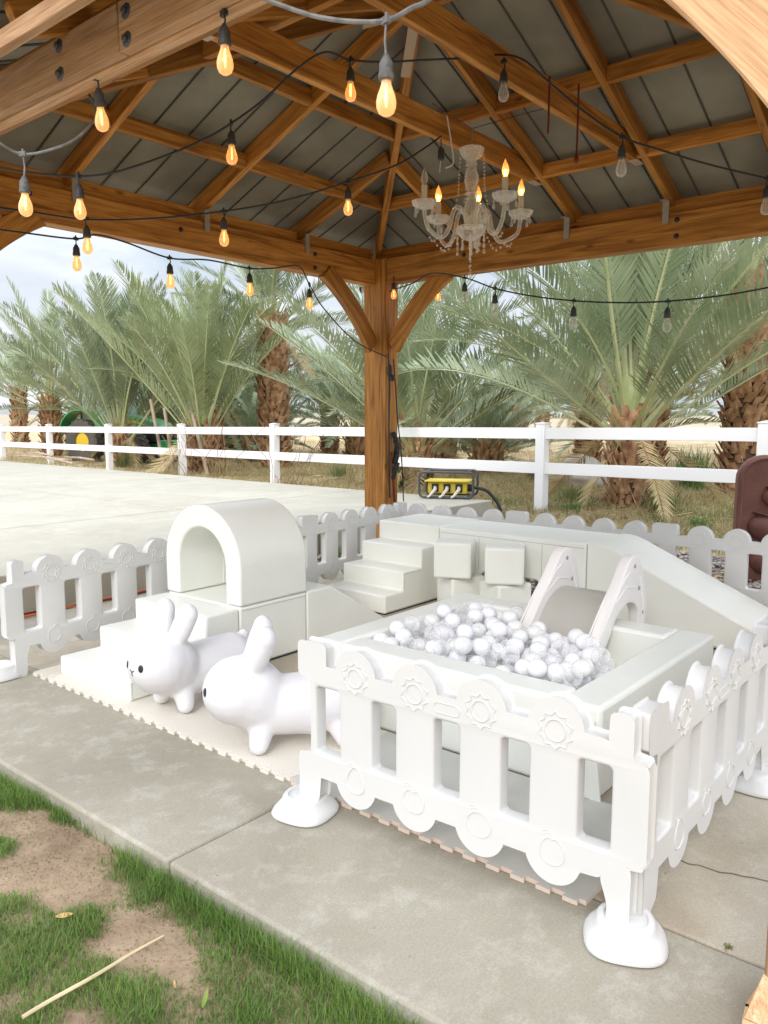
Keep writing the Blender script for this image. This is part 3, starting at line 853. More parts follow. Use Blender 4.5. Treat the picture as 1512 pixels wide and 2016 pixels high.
foot(3.12, 0.765, 0.0, 'white plastic fence base at the right edge of the photo')

# ---------------------------------------------------------------- foam blocks
def foam(name, pts, a, b, axis, label, cat, m='foam_vinyl', bev=0.012, parts=(), group='white soft play foam pieces'):
    """profile pts (h, z) swept along the other axis. axis 'y': h is x, sweep y. axis 'x': h is y, sweep x"""
    mb = MB()
    fn = (lambda u, w, t: (u, t, w)) if axis == 'y' else (lambda u, w, t: (t, u, w))
    mb.prism(pts, a, b, fn)
    o = mb.build(name, m); add_bevel(o, bev, 3)
    hs = [p[0] for p in pts]; h0, h1 = min(hs), max(hs); zb = min(p[1] for p in pts)
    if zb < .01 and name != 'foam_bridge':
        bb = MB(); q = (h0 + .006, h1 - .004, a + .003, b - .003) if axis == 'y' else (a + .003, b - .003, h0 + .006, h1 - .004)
        bb.bx(*q, .001, .0075); bb.build('base', 'contact_shade_black', o, smooth=False)  # added black strip, stands in for the contact shade under the foam
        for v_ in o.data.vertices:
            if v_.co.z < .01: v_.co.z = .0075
    tag(o, label, cat, group)
    return o
def seam(parent, path, r=0.0016, m='seam', name='seam'):
    mb = MB(); mb.tube(path, r, 5); return mb.build(name, m, parent)
YA0, YA1 = 3.33, 3.985
o = foam('foam_steps', [(2.08, .012), (2.08, .118), (2.315, .118), (2.315, .232), (2.545, .232), (2.545, .347), (2.768, .347), (2.768, .012)], YA0, YA1, 'y', 'low white foam steps with three treads on the cream mat, left of the bunnies', 'foam steps')
seam(o, [(2.09, YA0 - .001, .022), (2.76, YA0 - .001, .022)])
seam(o, [(2.092, YA0 - .001, .104), (2.092, YA0 - .001, .03)]); seam(o, [(2.092, YA0 - .001, .106), (2.30, YA0 - .001, .106)])
o = foam('foam_block', [(2.772, .002), (2.772, .35), (3.282, .35), (3.282, .002)], YA0, YA1, 'y', 'square white foam block carrying the foam arch', 'foam block')
seam(o, [(2.785, YA0 - .001, .018), (3.27, YA0 - .001, .018)]); seam(o, [(2.79, YA0 - .001, .33), (3.27, YA0 - .001, .33)])
o = foam('foam_ramp', [(3.286, .002), (3.286, .352), (3.50, .352), (4.045, .030), (4.045, .002)], YA0, YA1, 'y', 'short white foam ramp going down from the arch block', 'foam ramp')
seam(o, [(3.30, YA0 - .001, .018), (4.0, YA0 - .001, .018)])
# arch
cyA = (YA0 + YA1) / 2 + 0.005
ro, ri = 0.338, 0.212
mb = MB()
no = 40
def arch_pts(r, z0, zs, n):
    return [(cyA - r, z0)] + [(cyA - r * math.cos(t), zs + r * math.sin(t)) for t in np.linspace(0, PI, n)] + [(cyA + r, z0)]
zs_ = 0.352 + 0.20
O_ = arch_pts(ro, .352, zs_, no); I_ = arch_pts(ri, .352, zs_, no)
n_ = len(O_)
vs = []
for x in (2.775, 3.285):
    vs += [(x, y, z) for y, z in O_] + [(x, y, z) for y, z in I_]
fs = []
for i in range(n_ - 1):
    fs += [(i, i + 1, n_ + i + 1, n_ + i), (2 * n_ + i, 3 * n_ + i, 3 * n_ + i + 1, 2 * n_ + i + 1), (i, 2 * n_ + i, 2 * n_ + i + 1, i + 1), (n_ + i, n_ + i + 1, 3 * n_ + i + 1, 3 * n_ + i)]
fs += [(0, n_, 3 * n_, 2 * n_), (n_ - 1, 3 * n_ - 1, 4 * n_ - 1, 2 * n_ - 1)]
mb.add(vs, fs)
o = mb.build('foam_arch', 'foam_vinyl'); add_bevel(o, 0.014, 3)
o.modifiers['bevel'].angle_limit = math.radians(60)
tag(o, 'white foam arch tunnel standing on the block between the low steps and the short ramp', 'foam arch', 'white soft play foam pieces')
seam(o, [(3.10, cyA + ri - .002, .36), (3.11, cyA + ri - .001, .50), (3.10, cyA + ri - .002, .56), (3.095, cyA + ri * math.cos(.5) - .001, zs_ + ri * math.sin(.5) - .001), (3.1, cyA + ri * math.cos(.9), zs_ + ri * math.sin(.9) - .001)], .002, 'foam_vinyl_grey')
# tall steps and the bridge
YB0, YB1 = 3.49, 4.075
o = foam('foam_steps', [(4.205, .002), (4.205, .137), (4.41, .137), (4.41, .277), (4.627, .277), (4.627, .42), (4.838, .42), (4.838, .562), (5.39, .562), (5.39, .002)], YB0, YB1, 'y', 'tall white foam steps with four treads near the cedar post', 'foam steps')
seam(o, [(4.22, YB0 - .001, .02), (5.37, YB0 - .001, .02)])
seam(o, [(4.42, YB0 - .001, .262), (4.42, YB0 - .001, .15)]); seam(o, [(4.42, YB0 - .001, .262), (4.62, YB0 - .001, .262)])
o = foam('foam_bridge', [(3.486, .002), (3.486, .555), (2.296, .555), (2.296, .002), (2.62, .002), (2.62, .22), (2.66, .26), (3.09, .26), (3.13, .22), (3.13, .002)], 4.84, 5.385, 'x', 'white foam bridge block with an opening below, behind the two stacks of cubes', 'foam bridge', 'foam_vinyl_grey')
seam(o, [(4.839, 3.47, .52), (4.839, 2.31, .52)]); seam(o, [(4.839, 2.62, .51), (4.839, 2.62, .28)]); seam(o, [(4.839, 3.13, .51), (4.839, 3.13, .28)])
o = foam('foam_ramp', [(2.29, .002), (2.29, .560), (2.23, .562), (2.17, .553), (2.11, .532), (2.04, .50), (0.965, .032), (0.965, .002)], 4.838, 5.39, 'x', 'long white foam ramp descending to the right behind the ball pit', 'foam ramp')
seam(o, [(4.837, 2.27, .02), (4.837, 1.02, .02)], .0025)
# cubes
def cube(x, y, z, rz, s, label):
    mb = MB(); mb.bx(-s / 2, s / 2, -s / 2, s / 2, 0, s * .97)
    o = mb.build('foam_cube', 'foam_vinyl_grey'); add_bevel(o, 0.018, 3); o.location = (x, y, z); o.rotation_euler = (0, 0, math.radians(rz))
    tag(o, label, 'foam cube', 'stacked white foam cubes'); return o
cube(4.70, 3.19, 0.002, -30, .265, 'white foam cube at the bottom of the left stack by the tall steps')
cube(4.69, 2.815, 0.002, -27, .265, 'white foam cube at the bottom of the right stack by the slide')
cube(4.615, 3.185, 0.262, 26, .262, 'white foam cube on top of the left stack by the tall steps')
cube(4.655, 2.800, 0.262, 30, .262, 'white foam cube on top of the right stack, closest to the slide')

# ---------------------------------------------------------------- ball pit
pit = empty('ball_pit', (3.24, 1.88, 0))
tag(pit, 'square white foam ball pit in the front right of the pen', 'ball pit')
def pit_wall(x0, x1, y0, y1, name='wall', z1=.352):
    mb = MB(); mb.bx(x0 - 3.24, x1 - 3.24, y0 - 1.88, y1 - 1.88, 0.002, z1)
    o = mb.build(name, 'foam_vinyl_grey' if name == 'wall' else 'foam_vinyl', pit); add_bevel(o, 0.018, 3); return o
PX0, PX1, PY0, PY1 = 2.62, 3.88, 1.165, 2.60
IX0, IX1, IY0, IY1 = 2.78, 3.70, 1.335, 2.445
pit_wall(PX0, PX1, PY0, IY0 - .001); pit_wall(PX0, PX1, IY1 + .001, PY1)
pit_wall(PX0, IX0, IY0, IY1); pit_wall(IX1, PX1, IY0, IY1)
pit_wall(IX0 + .002, IX1 - .002, IY0 + .002, IY1 - .002, 'floor_pad', 0.145)
# hanging flap at the near corner
mb = MB(); mb.add([(PX0 - .012 - 3.24, PY0 - 1.88 + .02, .30), (PX0 - .012 - 3.24, PY0 - 1.88 + .14, .33), (PX0 - .05 - 3.24, PY0 - 1.88 + .12, .03), (PX0 - .03 - 3.24, PY0 - 1.88 - .02, .012),
    (PX0 - .004 - 3.24, PY0 - 1.88 + .02, .30), (PX0 - .004 - 3.24, PY0 - 1.88 + .14, .33), (PX0 - .042 - 3.24, PY0 - 1.88 + .12, .03), (PX0 - .022 - 3.24, PY0 - 1.88 - .02, .012)],
    [(0, 1, 2, 3), (7, 6, 5, 4), (0, 4, 5, 1), (1, 5, 6, 2), (2, 6, 7, 3), (3, 7, 4, 0)])
mb.build('flap', 'foam_vinyl', pit, smooth=False)

# balls: dropped one by one on the lowest free spot
BR = 0.0405
bm_ = {}
for k in ('ball_white', 'ball_pearl', 'ball_clear'):
    q = MB(); q.ball((0, 0, 0), BR, 28); bm_[k] = q.mesh('ball', [k], True, 180)
r3 = np.random.default_rng(12)
placed = []
slide_keep = [(3.33, 3.72, 1.60, 2.03)]
def drop(x, y):
    z = 0.145 + BR
    for (a, b_, c) in placed:
        d2 = (a - x) ** 2 + (b_ - y) ** 2
        if d2 < (2 * BR) ** 2: z = max(z, c + math.sqrt((2 * BR) ** 2 - d2))
    return z
while len(placed) < 268:
    best = None
    for t in range(26):
        x = r3.uniform(IX0 + BR, IX1 - BR); y = r3.uniform(IY0 + BR, IY1 - BR)
        if x > 3.47 and 1.56 < y < 2.06: continue
        if y < 1.60 and x > 3.22 + .5 * (y - 1.34): continue
        z = drop(x, y)
        target = z - 0.10 * (1 - (x - IX0)) * 0.2
        if best is None or target < best[3]: best = (x, y, z, target)
    placed.append(best[:3])
top = max(p[2] for p in placed)
order = sorted(range(len(placed)), key=lambda i: -placed[i][2])
names_ = {'ball_white': 'white', 'ball_pearl': 'milky', 'ball_clear': 'clear'}
cnt = 0
for i in order:
    x, y, z = placed[i]
    cnt += 1
    k = r3.choice(['ball_white', 'ball_pearl', 'ball_clear'], p=[.40, .16, .44] if cnt < 130 else [.75, .25, 0])
    o = bpy.data.objects.new('ball', bm_[k]); COL.objects.link(o); o.location = (x, y, z)
    o['category'] = 'ball'; o['group'] = 'balls in the ball pit'
    o['label'] = {'ball_white': 'opaque white plastic ball lying in the ball pit', 'ball_pearl': 'milky pearl plastic ball lying in the ball pit', 'ball_clear': 'clear see-through plastic ball lying in the ball pit'}[k]
    o['group'] = names_[k] + ' balls in the ball pit'

# ---------------------------------------------------------------- small slide straddling the pit wall
sl = empty('slide', (3.86, 1.81, 0)); tag(sl, 'small white toddler slide with a grey chute dipping into the ball pit', 'slide')
def side_frame(y, flip):
    # (x,z) relative to world; front rail from the balls up to the apex, rear leg down behind the wall
    fr = [(3.34, .115), (3.45, .115), (3.66, .315), (3.70, .375), (3.77, .42), (3.86, .445), (3.94, .43), (3.995, .38), (4.01, .30), (4.015, .02), (4.10, .02), (4.10, .45), (4.04, .60), (3.985, .665), (3.93, .685), (3.88, .675), (3.83, .635)]
    fr = rounded([(u - 3.86, w) for u, w in fr], 0.03, 4)
    me = curve_mesh('side_frame', [fr], 0.028, 0.008, 'slide_plastic')
    o = bpy.data.objects.new('side_frame', me); COL.objects.link(o); o.parent = sl; o.location = (0, y - 1.81, 0)
    # ribs pressed into the side
    mb = MB(); s = -1 if flip else 1
    for sgn in (-1, 1):
        yy = sgn * .028
        mb.tube([(3.50 - 3.86, yy, .30), (3.66 - 3.86, yy, .455), (3.80 - 3.86, yy, .575), (3.87 - 3.86, yy, .60)], .005, 6)
        mb.tube([(4.055 - 3.86, yy, .12), (4.055 - 3.86, yy, .42), (4.0 - 3.86, yy, .56)], .005, 6)
        mb.tube([(3.70 - 3.86, yy, .47), (3.83 - 3.86, yy, .53), (3.96 - 3.86, yy, .51)], .004, 6)
    mb.build('rib', 'slide_plastic', o)
    for (u, w) in ((3.925, .625), (3.99, .50), (4.055, .36), (3.40, .16)):
        for sgn in (-1, 1):
            m2 = MB(); m2.tube([(u - 3.86, sgn * .027, w), (u - 3.86, sgn * .0315, w)], .011, 12); m2.build('screw', 'screw_grey', o)
    return o
side_frame(2.00, False); side_frame(1.62, True)
path = [(3.40, .13), (3.50, .215), (3.60, .31), (3.66, .375), (3.71, .42), (3.77, .455), (3.85, .475), (3.93, .47), (3.99, .45)]
path = [(p.x, p.y) for p in smooth_path([(a, b_, 0) for a, b_ in path], 4)]
prof = [(a, b_) for a, b_ in path] + [(a + .006, b_ - .014) for a, b_ in path[::-1]]
mb = MB(); mb.prism([(u - 3.86, w) for u, w in prof], -.168, .168, lambda u, w, t: (u, t, w))
mb.build('chute', 'slide_grey', sl)

# ---------------------------------------------------------------- bunny hoppers
def bunny(name, ear=0):
    root = empty(name)
    R = Matrix
    q = MB()
    S = lambda c, r, sc=(1, 1, 1), Rm=None: q.ball(c, r, 20, sc=sc, R=Rm)
    S((0, 0, .232), .140, (1.05, 1.04, .98))
    for t in np.linspace(0, 1, 7): S((.04 + .06 * t, 0, .218 - .045 * t), .140 - .022 * t)
    for t in np.linspace(0, 1, 13): S((.10 + .30 * t, 0, .160 + .008 * t), .120 - .010 * abs(t - .5) + .006 * t)
    for t in np.linspace(0, 1, 9): S((.28 + .15 * t, 0, .160 + .012 * math.sin(t * 3)), .126 - .02 * t)
    # legs
    for y in (-1, 1):
        for t in np.linspace(0, 1, 7):
            S((.085 - .02 * t, y * (.050 + .045 * t), .12 - .080 * t), .058 - .018 * t)
            S((.375 + .03 * t, y * (.05 + .050 * t), .12 - .080 * t), .062 - .020 * t)
    for y in (-1, 1):
        for t in np.linspace(0, 1, 10):
            rr = .041 + .014 * math.sin(min(1, t * 1.1 + .1) * PI * .7)
            S((.05 + .05 * t, y * (.050 + .036 * t), .33 + .125 * t), rr, (.8, 1.0, 1.0))
    for t in np.linspace(0, 1, 4): S((.475 + .018 * t, 0, .245 + .018 * t), .030)
    o = q.build('body', 'bunny_rubber', root, angle=180)
    md = o.modifiers.new('r', 'REMESH'); md.mode = 'VOXEL'; md.voxel_size = 0.0075; md.use_smooth_shade = True
    ms = o.modifiers.new('s', 'SMOOTH'); ms.factor = 0.6; ms.iterations = 14
    dg = bpy.context.evaluated_depsgraph_get(); dg.update()
    me = bpy.data.meshes.new_from_object(o.evaluated_get(dg)); o.modifiers.clear(); o.data = me
    me.materials.clear(); me.materials.append(MATS['bunny_rubber']); me.shade_smooth()
    # face is at -x, eyes slightly to the sides
    from mathutils.bvhtree import BVHTree
    bv = BVHTree.FromObject(o, dg) if False else None
    b2 = bmesh.new(); b2.from_mesh(me); tree = BVHTree.FromBMesh(b2)
    def surf(az, el, off=.001):
        d = Vector((-math.cos(el) * math.cos(az), math.cos(el) * math.sin(az), math.sin(el)))
        h = tree.ray_cast(Vector((0, 0, .232)) + d * .5, -d)
        return h[0] + h[1] * off, h[1]
    for s in (-1, 1):
        p, n = surf(s * math.radians(21), math.radians(7), -.001)
        e = MB(); e.ball((0, 0, 0), .0155, 16, sc=(.86, 1.15, .28), R=None)
        eo = e.build('eye', 'bunny_ink', root, angle=180); eo.location = p
        eo.rotation_euler = n.to_track_quat('Z', 'Y').to_euler()
    m_ = MB()
    pts = [surf(0, math.radians(a))[0] for a in (-2, -5, -9)]
    m_.tube(pts, .0022, 6)
    for s in (-1, 1): m_.tube([surf(0, math.radians(-2))[0], surf(s * math.radians(3), math.radians(0))[0], surf(s * math.radians(6), math.radians(1.6))[0]], .0022, 6)
    m_.build('mouth', 'bunny_ink', root)
    sm = MB(); pp = [surf(s_, math.radians(-22))[0] for s_ in np.linspace(-1.7, 1.7, 24)]
    b2.free()
    return root
b1 = bunny('bunny_hopper'); b1.location = (2.10, 3.10, .014); b1.rotation_euler = (0, 0, 0); b1.scale = (1.02, 1.02, 1.02)
tag(b1, 'white rubber bunny hopper whose face with two eyes shows, beside the low foam steps', 'bunny hopper toy', 'bunny hopper toys on the mat')
b2_ = copy_tree(b1, (2.085, 2.515, .014), math.radians(-38), 'white rubber bunny hopper half hidden behind the front fence panel, only one eye showing')
b2_.scale = (1.06, 1.06, 1.06)

# ---------------------------------------------------------------- foam floor mats with jigsaw edges
def weave(name, col, sc):
    m = bpy.data.materials.new(name); m.use_nodes = True; n = m.node_tree; b = n.nodes['Principled BSDF']
    b.inputs['Base Color'].default_value = (*col, 1); b.inputs['Roughness'].default_value = .8; b.inputs['Specular IOR Level'].default_value = .2
    t = n.nodes.new('ShaderNodeTexCoord'); br = n.nodes.new('ShaderNodeTexBrick')
    mp_ = n.nodes.new('ShaderNodeMapping'); mp_.inputs['Rotation'].default_value = (0, 0, math.radians(45)); n.links.new(t.outputs['Object'], mp_.inputs['Vector'])
    br.inputs['Scale'].default_value = sc; br.inputs['Mortar Size'].default_value = .03; br.inputs['Mortar Smooth'].default_value = 1
    br.inputs['Color1'].default_value = (1, 1, 1, 1); br.inputs['Color2'].default_value = (.75, .75, .75, 1); br.inputs['Mortar'].default_value = (0, 0, 0, 1)
    n.links.new(mp_.outputs[0], br.inputs['Vector'])
    bp = n.nodes.new('ShaderNodeBump'); bp.inputs['Strength'].default_value = .5; bp.inputs['Distance'].default_value = .006
    n.links.new(br.outputs['Color'], bp.inputs['Height']); n.links.new(bp.outputs[0], b.inputs['Normal'])
    MATS[name] = m
weave('mat_weave', (0.72, 0.67, 0.585), 15)
def mat_tile(y0, y1, x0, x1, smooth, label, curl=0.0):
    NT = max(2, round((y1 - y0) / .0872)); pitch = (y1 - y0) / NT
    pts = [(x1, y0), (x1, y1)]
    for k in range(NT, 0, -1):
        ya = y0 + pitch * k; yb = ya - pitch
        m1, m2 = ya - pitch * .26, yb + pitch * .26
        pts += [(x0 + .016, ya), (x0 + .016, m1), (x0 - .001, m1 + .003), (x0 - .001, m2 - .003), (x0 + .016, m2), (x0 + .016, yb)]
    clean = []
    for p in pts:
        if not clean or (abs(p[0] - clean[-1][0]) + abs(p[1] - clean[-1][1])) > 1e-5: clean.append(p)
    top, bot = (('mat_foam_smooth', 'mat_foam_pink') if smooth else ('mat_weave', 'mat_foam'))
    mb = MB(); mb.cur = 0
    n = len(clean)
    h = .014
    vs = [(x, y, .002) for x, y in clean] + [(x, y, .002 + h * .5) for x, y in clean] + [(x, y, .002 + h) for x, y in clean]
    mb.add(vs, [tuple(range(2 * n, 3 * n))], 0)
    mb.add([], [], 0)
    mb.f.append(list(range(n))[::-1]); mb.m.append(1)
    for i in range(n):
        j = (i + 1) % n
        mb.f.append([i, j, n + j, n + i]); mb.m.append(1)
        mb.f.append([n + i, n + j, 2 * n + j, 2 * n + i]); mb.m.append(1 if smooth else 1)
    o = mb.build('foam_mat', [top, bot], smooth=False)
    tag(o, label, 'foam mat', 'interlocking foam floor mats'); return o
ys = [0.92, 1.53, 2.14, 2.75, 3.36, 3.97, 4.14]
labs = ['grey foam mat with pinkish jigsaw edge beneath the right half of the front fence', 'grey foam floor mat beneath the left half of the front fence panel',
        'cream woven foam mat under the bunny hopper nearest the front panel', 'cream woven foam mat between the two bunny hoppers',
        'cream woven foam mat under the low foam steps', 'narrow cream foam mat at the leg of the leftmost fence panel']
for i in range(6):
    mat_tile(ys[i], ys[i + 1] - .002, 1.995, 2.60 if i != 5 else 2.20, i < 2, labs[i])

# ================================================================== PAVILION
pav = empty('pavilion', (3.83, 2.58, 0))
tag(pav, 'cedar pavilion with a dark metal hip roof over the play pen', 'pavilion')
PO = Vector((3.83, 2.58, 0))
def timber(name, p0, p1, w, h, m='cedar', parent=None, bev=0.004, up=(0, 0, 1), off=None):
    """w = horizontal thickness, h = depth measured along 'up'; p0-p1 is the centre line"""
    parent = parent or pav
    p0, p1 = Vector(p0), Vector(p1)
    x = (p1 - p0); Ln = x.length; x.normalize()
    u = Vector(up); y = u.cross(x); y.normalize(); z = x.cross(y)
    mb = MB(); mb.bx(-Ln / 2, Ln / 2, -w / 2, w / 2, -h / 2, h / 2)
    o = mb.build(name, m, parent, smooth=False)
    M = Matrix((x, y, z)).transposed().to_4x4(); M.translation = (p0 + p1) / 2 - (PO if parent is pav else Vector((0, 0, 0)))
    o.matrix_local = M
    if bev: add_bevel(o, bev, 1)
    return o
XN, XF, YN, YF = 1.79, 5.83, 0.20, 4.93       # outer box of the post ring
ZB0, ZB1 = 2.575, 2.795
# posts
for (x, y, m) in ((5.815, 4.875, 'cedar'), (1.79, 4.90, 'cedar_daylit'), (5.83, 0.22, 'cedar'), (1.865, 0.291, 'cedar_daylit')):
    timber('post', (x, y, 0.0), (x, y, 2.80), .18 if x > 5 else .2, .265 if x > 5 else .2, m, up=(0, 1, 0), bev=.006)
# base trim of the near right post
for (x0, x1, y0, y1) in ((1.745, 1.985, .155, .17),):
    pass
tb = MB()
for (a, b_, c, d) in ((1.71, 1.762, .165, .418), (1.968, 2.02, .165, .418), (1.762, 1.968, .394, .418), (1.762, 1.968, .165, .188)):
    tb.bx(a - PO.x, b_ - PO.x, c - PO.y, d - PO.y, 0.003, .10)
tb.build('post_skirt', 'cedar_daylit', pav, smooth=False, bevel=.006)
tb = MB()
q_ = [Vector((a - PO.x, b_ - PO.y, z)) for z, i_, j_ in ((.102, .0, 0), (.185, .05, .022)) for a, b_ in ((1.714 + i_, .168 + j_), (2.016 - i_, .168 + j_), (2.016 - i_, .415 - j_), (1.714 + i_, .415 - j_))]
tb.add(q_, [(0, 1, 2, 3), (4, 5, 6, 7), (0, 1, 5, 4), (1, 2, 6, 5), (2, 3, 7, 6), (3, 0, 4, 7)])
tb.build('post_skirt', 'cedar_daylit', pav, smooth=False, bevel=.003)
tb = MB()
for (x0, x1, y0, y1) in ((5.70, 5.725, 4.73, 5.02), (5.905, 5.93, 4.73, 5.02)):
    tb.bx(x0 - PO.x, x1 - PO.x, y0 - PO.y, y1 - PO.y, -.05, .1)
tb.build('post_skirt', 'cedar', pav, smooth=False, bevel=.004)
# beams: near one is built up of two boards, the outer one jointed
zc0 = (ZB0 + ZB1) / 2
timber('beam', (1.7125, 2.614, 2.738), (1.7125, 5.15, 2.738), .045, .165, 'cedar_daylit')
timber('beam', (1.7125, -0.2, 2.738), (1.7125, 2.610, 2.738), .045, .165, 'cedar_daylit')
timber('beam', (1.762, -0.2, 2.730), (1.762, 5.15, 2.730), .05, .165, 'cedar_daylit')
timber('beam', (1.813, -0.1, 2.735), (1.813, 5.05, 2.735), .045, .14, 'cedar')
timber('beam', (1.84, 4.94, zc0), (5.73, 4.94, zc0), .13, .22)
timber('beam', (5.80, 0.30, zc0), (5.80, 4.74, zc0), .13, .22)
timber('beam', (1.84, 0.25, zc0), (5.73, 0.25, zc0), .13, .22)
# plates above the beams, dark against the roof
timber('top_plate', (1.84, 4.99, 2.85), (5.80, 4.99, 2.85), .04, .11)
timber('top_plate', (5.86, 0.30, 2.85), (5.86, 4.95, 2.85), .04, .11)
timber('top_plate', (1.80, 0.30, 2.85), (1.80, 4.95, 2.85), .04, .11)
timber('top_plate', (1.84, 0.20, 2.85), (5.80, 0.20, 2.85), .04, .11)
# bolts with washers on the near beam and dark bolts inside
def bolt(p, n, r=.026, m='bolt_steel'):
    p = Vector(p) - PO; n = Vector(n).normalized(); q = n.to_track_quat('Z', 'Y').to_matrix()
    mb = MB(); mb.lathe([(r, 0), (r * 1.02, .003), (r * .8, .006), (.012, .007), (.012, .016), (.009, .019), (0, .019)], p, 16, q)
    mb.build('bolt', m, pav)
for (y, z) in ((3.01, 2.785), (3.01, 2.685), (2.56, 2.775), (2.56, 2.684), (2.20, 2.775), (4.6, 2.74), (1.2, 2.74)):
    bolt((1.6925, y, z), (-1, 0, 0))
for (x, z) in ((4.95, 2.73), (4.95, 2.62), (2.5, 2.73), (2.5, 2.62), (3.6, 2.7)): bolt((x, 4.875, z), (0, -1, 0), .018, 'black_plastic')
for (y, z) in ((2.12, 2.74), (2.12, 2.63), (3.9, 2.72), (0.9, 2.7)): bolt((5.735, y, z), (-1, 0, 0), .018, 'black_plastic')

# roof geometry
SL = 0.41
def zu(d): return 2.865 + SL * d            # underside of rafters, d = distance inward from the post line
X0, X1_, Y0, Y1_ = 1.83, 5.83, 0.25, 4.92
half = (X1_ - X0) / 2
XM = (X0 + X1_) / 2; YR0, YR1 = Y0 + half, Y1_ - half      # ridge ends
OV = 0.42
rup = lambda dx, dy: Vector((-SL * dx, -SL * dy, 1)).normalized()
def rafter(name, a, b, w=.045, h=.12, m='cedar'):
    """a, b on the underside line; body goes up from it"""
    a, b = Vector(a), Vector(b); x = (b - a).normalized(); s = x.cross(Vector((0, 0, 1))).normalized(); u = s.cross(x)
    return timber(name, a + u * h / 2, b + u * h / 2, w, h, m, up=u)
# hips
for (cx_, cy_, ry) in ((X1_, Y1_, YR1), (X0, Y1_, YR1), (X1_, Y0, YR0), (X0, Y0, YR0)):
    sx = 1 if cx_ > XM else -1; sy = 1 if cy_ > 2.5 else -1
    rafter('hip_rafter', (cx_ + sx * (OV - .10), cy_ + sy * (OV - .10), zu(-OV + .10) - .015), (XM, ry, zu(half) - .015), .05, .15)
timber('ridge_beam', (XM, YR0 - .03, zu(half) + .05), (XM, YR1 + .03, zu(half) + .05), .05, .17)
# common and jack rafters
for x in (2.80, 3.83, 4.86):
    d = min(x - X0, X1_ - x)
    for (yy, s) in ((Y1_, 1), (Y0, -1)):
        rafter('rafter', (x, yy + s * (OV - .10), zu(-OV + .10)), (x, yy - s * (d - .02), zu(d - .02)))
for y in (0.98, 1.46, 2.20, 2.96, 3.98):
    d = min(y - Y0, Y1_ - y, half)
    for (xx, s) in ((X1_, 1), (X0, -1)):
        rafter('rafter', (xx + s * (OV - .10), y, zu(-OV + .10)), (xx - s * (d - .02), y, zu(d - .02)))
# purlins between the rafters, two rings
for d, w in ((0.50, .045), (1.14, .045)):
    z = zu(d) + .055
    timber('purlin', (X0 + d, Y1_ - d, z), (X1_ - d, Y1_ - d, z), w, .095)
    timber('purlin', (X0 + d, Y0 + d, z), (X1_ - d, Y0 + d, z), w, .095)
    timber('purlin', (X1_ - d, Y0 + d + .03, z), (X1_ - d, Y1_ - d - .03, z), w, .095)
    timber('purlin', (X0 + d, Y0 + d + .03, z), (X0 + d, Y1_ - d - .03, z), w, .095)
# collar ties
for y in (2.275, 3.035):
    timber('collar_tie', (X0 + .47, y, 3.07 + .075), (X1_ - .43, y, 3.07 + .075), .048, .145)
# metal brackets at the rafter feet and at the ridge
def bracket(x, y, z, dx, dy, h=.15):
    mb = MB(); mb.box((x - PO.x, y - PO.y, z), (.045 if dy else .006, .045 if dx else .006, h))
    mb.box((x - PO.x - dx * .03, y - PO.y - dy * .03, z + h / 2), (.06 if dx else .045, .06 if dy else .045, .006))
    mb.build('bracket', 'bracket_grey', pav, smooth=False)
for x in (2.80, 3.83, 4.86): bracket(x, 4.868, 2.80, 0, 1)
for y in (1.46, 2.20, 2.96): bracket(5.728, y, 2.80, 1, 0)
for (a, b_) in (((XM + .02, YR1 + .05, zu(half) - .028), (XM + .36, YR1 + .39, zu(half - .36) - .028)), ((XM + .02, YR1 - .05, zu(half) - .03), (XM - .24, YR1 + .22, zu(half - .25) - .03))):
    timber('ridge_bracket', a, b_, .062, .006, 'bracket_tan', up=(0, 0, 1), bev=.001)
for (y) in (2.275, 3.035):
    timber('tie_plate', (5.30, y, 3.068), (5.43, y, 3.068), .062, .006, 'bracket_tan', bev=.001)
    timber('tie_plate', (2.31, y, 3.068), (2.44, y, 3.068), .062, .006, 'bracket_tan', bev=.001)
# roof sheets: four slopes, each one sheet with standing seams (ribs) down the slope
T = .125 / math.cos(math.atan(SL))
def rz_(d): return zu(d) + T + .004
def slope(corner_a, corner_b, top_a, top_b, nrm, along, n_ribs, lo, hi):
    mb = MB()
    th = .012
    pts = [Vector(p) for p in (corner_a, corner_b, top_b, top_a)]
    vs = [p - PO for p in pts] + [p - PO + Vector((0, 0, th)) for p in pts]
    mb.add(vs, [(0, 1, 2, 3), (7, 6, 5, 4), (0, 4, 5, 1), (1, 5, 6, 2), (2, 6, 7, 3), (3, 7, 4, 0)])
    o = mb.build('roof_sheet', 'roof_metal', pav, smooth=False)
    return o
ex0, ex1, ey0, ey1 = X0 - OV, X1_ + OV, Y0 - OV, Y1_ + OV
ze, zt = rz_(-OV), rz_(half)
slopes = [slope((ex0, ey1, ze), (ex1, ey1, ze), (XM, YR1, zt), (XM, YR1, zt), 0, 0, 0, 0, 0)] if False else []
def tri_or_quad(P, nm='roof_sheet'):
    mb = MB(); n = len(P); P = [Vector(p) - PO for p in P]
    up = Vector((0, 0, .012))
    mb.add(P + [p + up for p in P], [tuple(range(n)), tuple(range(n, 2 * n))[::-1]] + [(i, (i + 1) % n, n + (i + 1) % n, n + i) for i in range(n)])
    return mb.build(nm, 'roof_metal', pav, smooth=False)
sA = tri_or_quad([(ex0, ey1, ze), (ex1, ey1, ze), (XM, YR1, zt)])
sB = tri_or_quad([(ex1, ey1, ze), (ex1, ey0, ze), (XM, YR0, zt), (XM, YR1, zt)])
sC = tri_or_quad([(ex1, ey0, ze), (ex0, ey0, ze), (XM, YR0, zt)])
sD = tri_or_quad([(ex0, ey0, ze), (ex0, ey1, ze), (XM, YR1, zt), (XM, YR0, zt)])
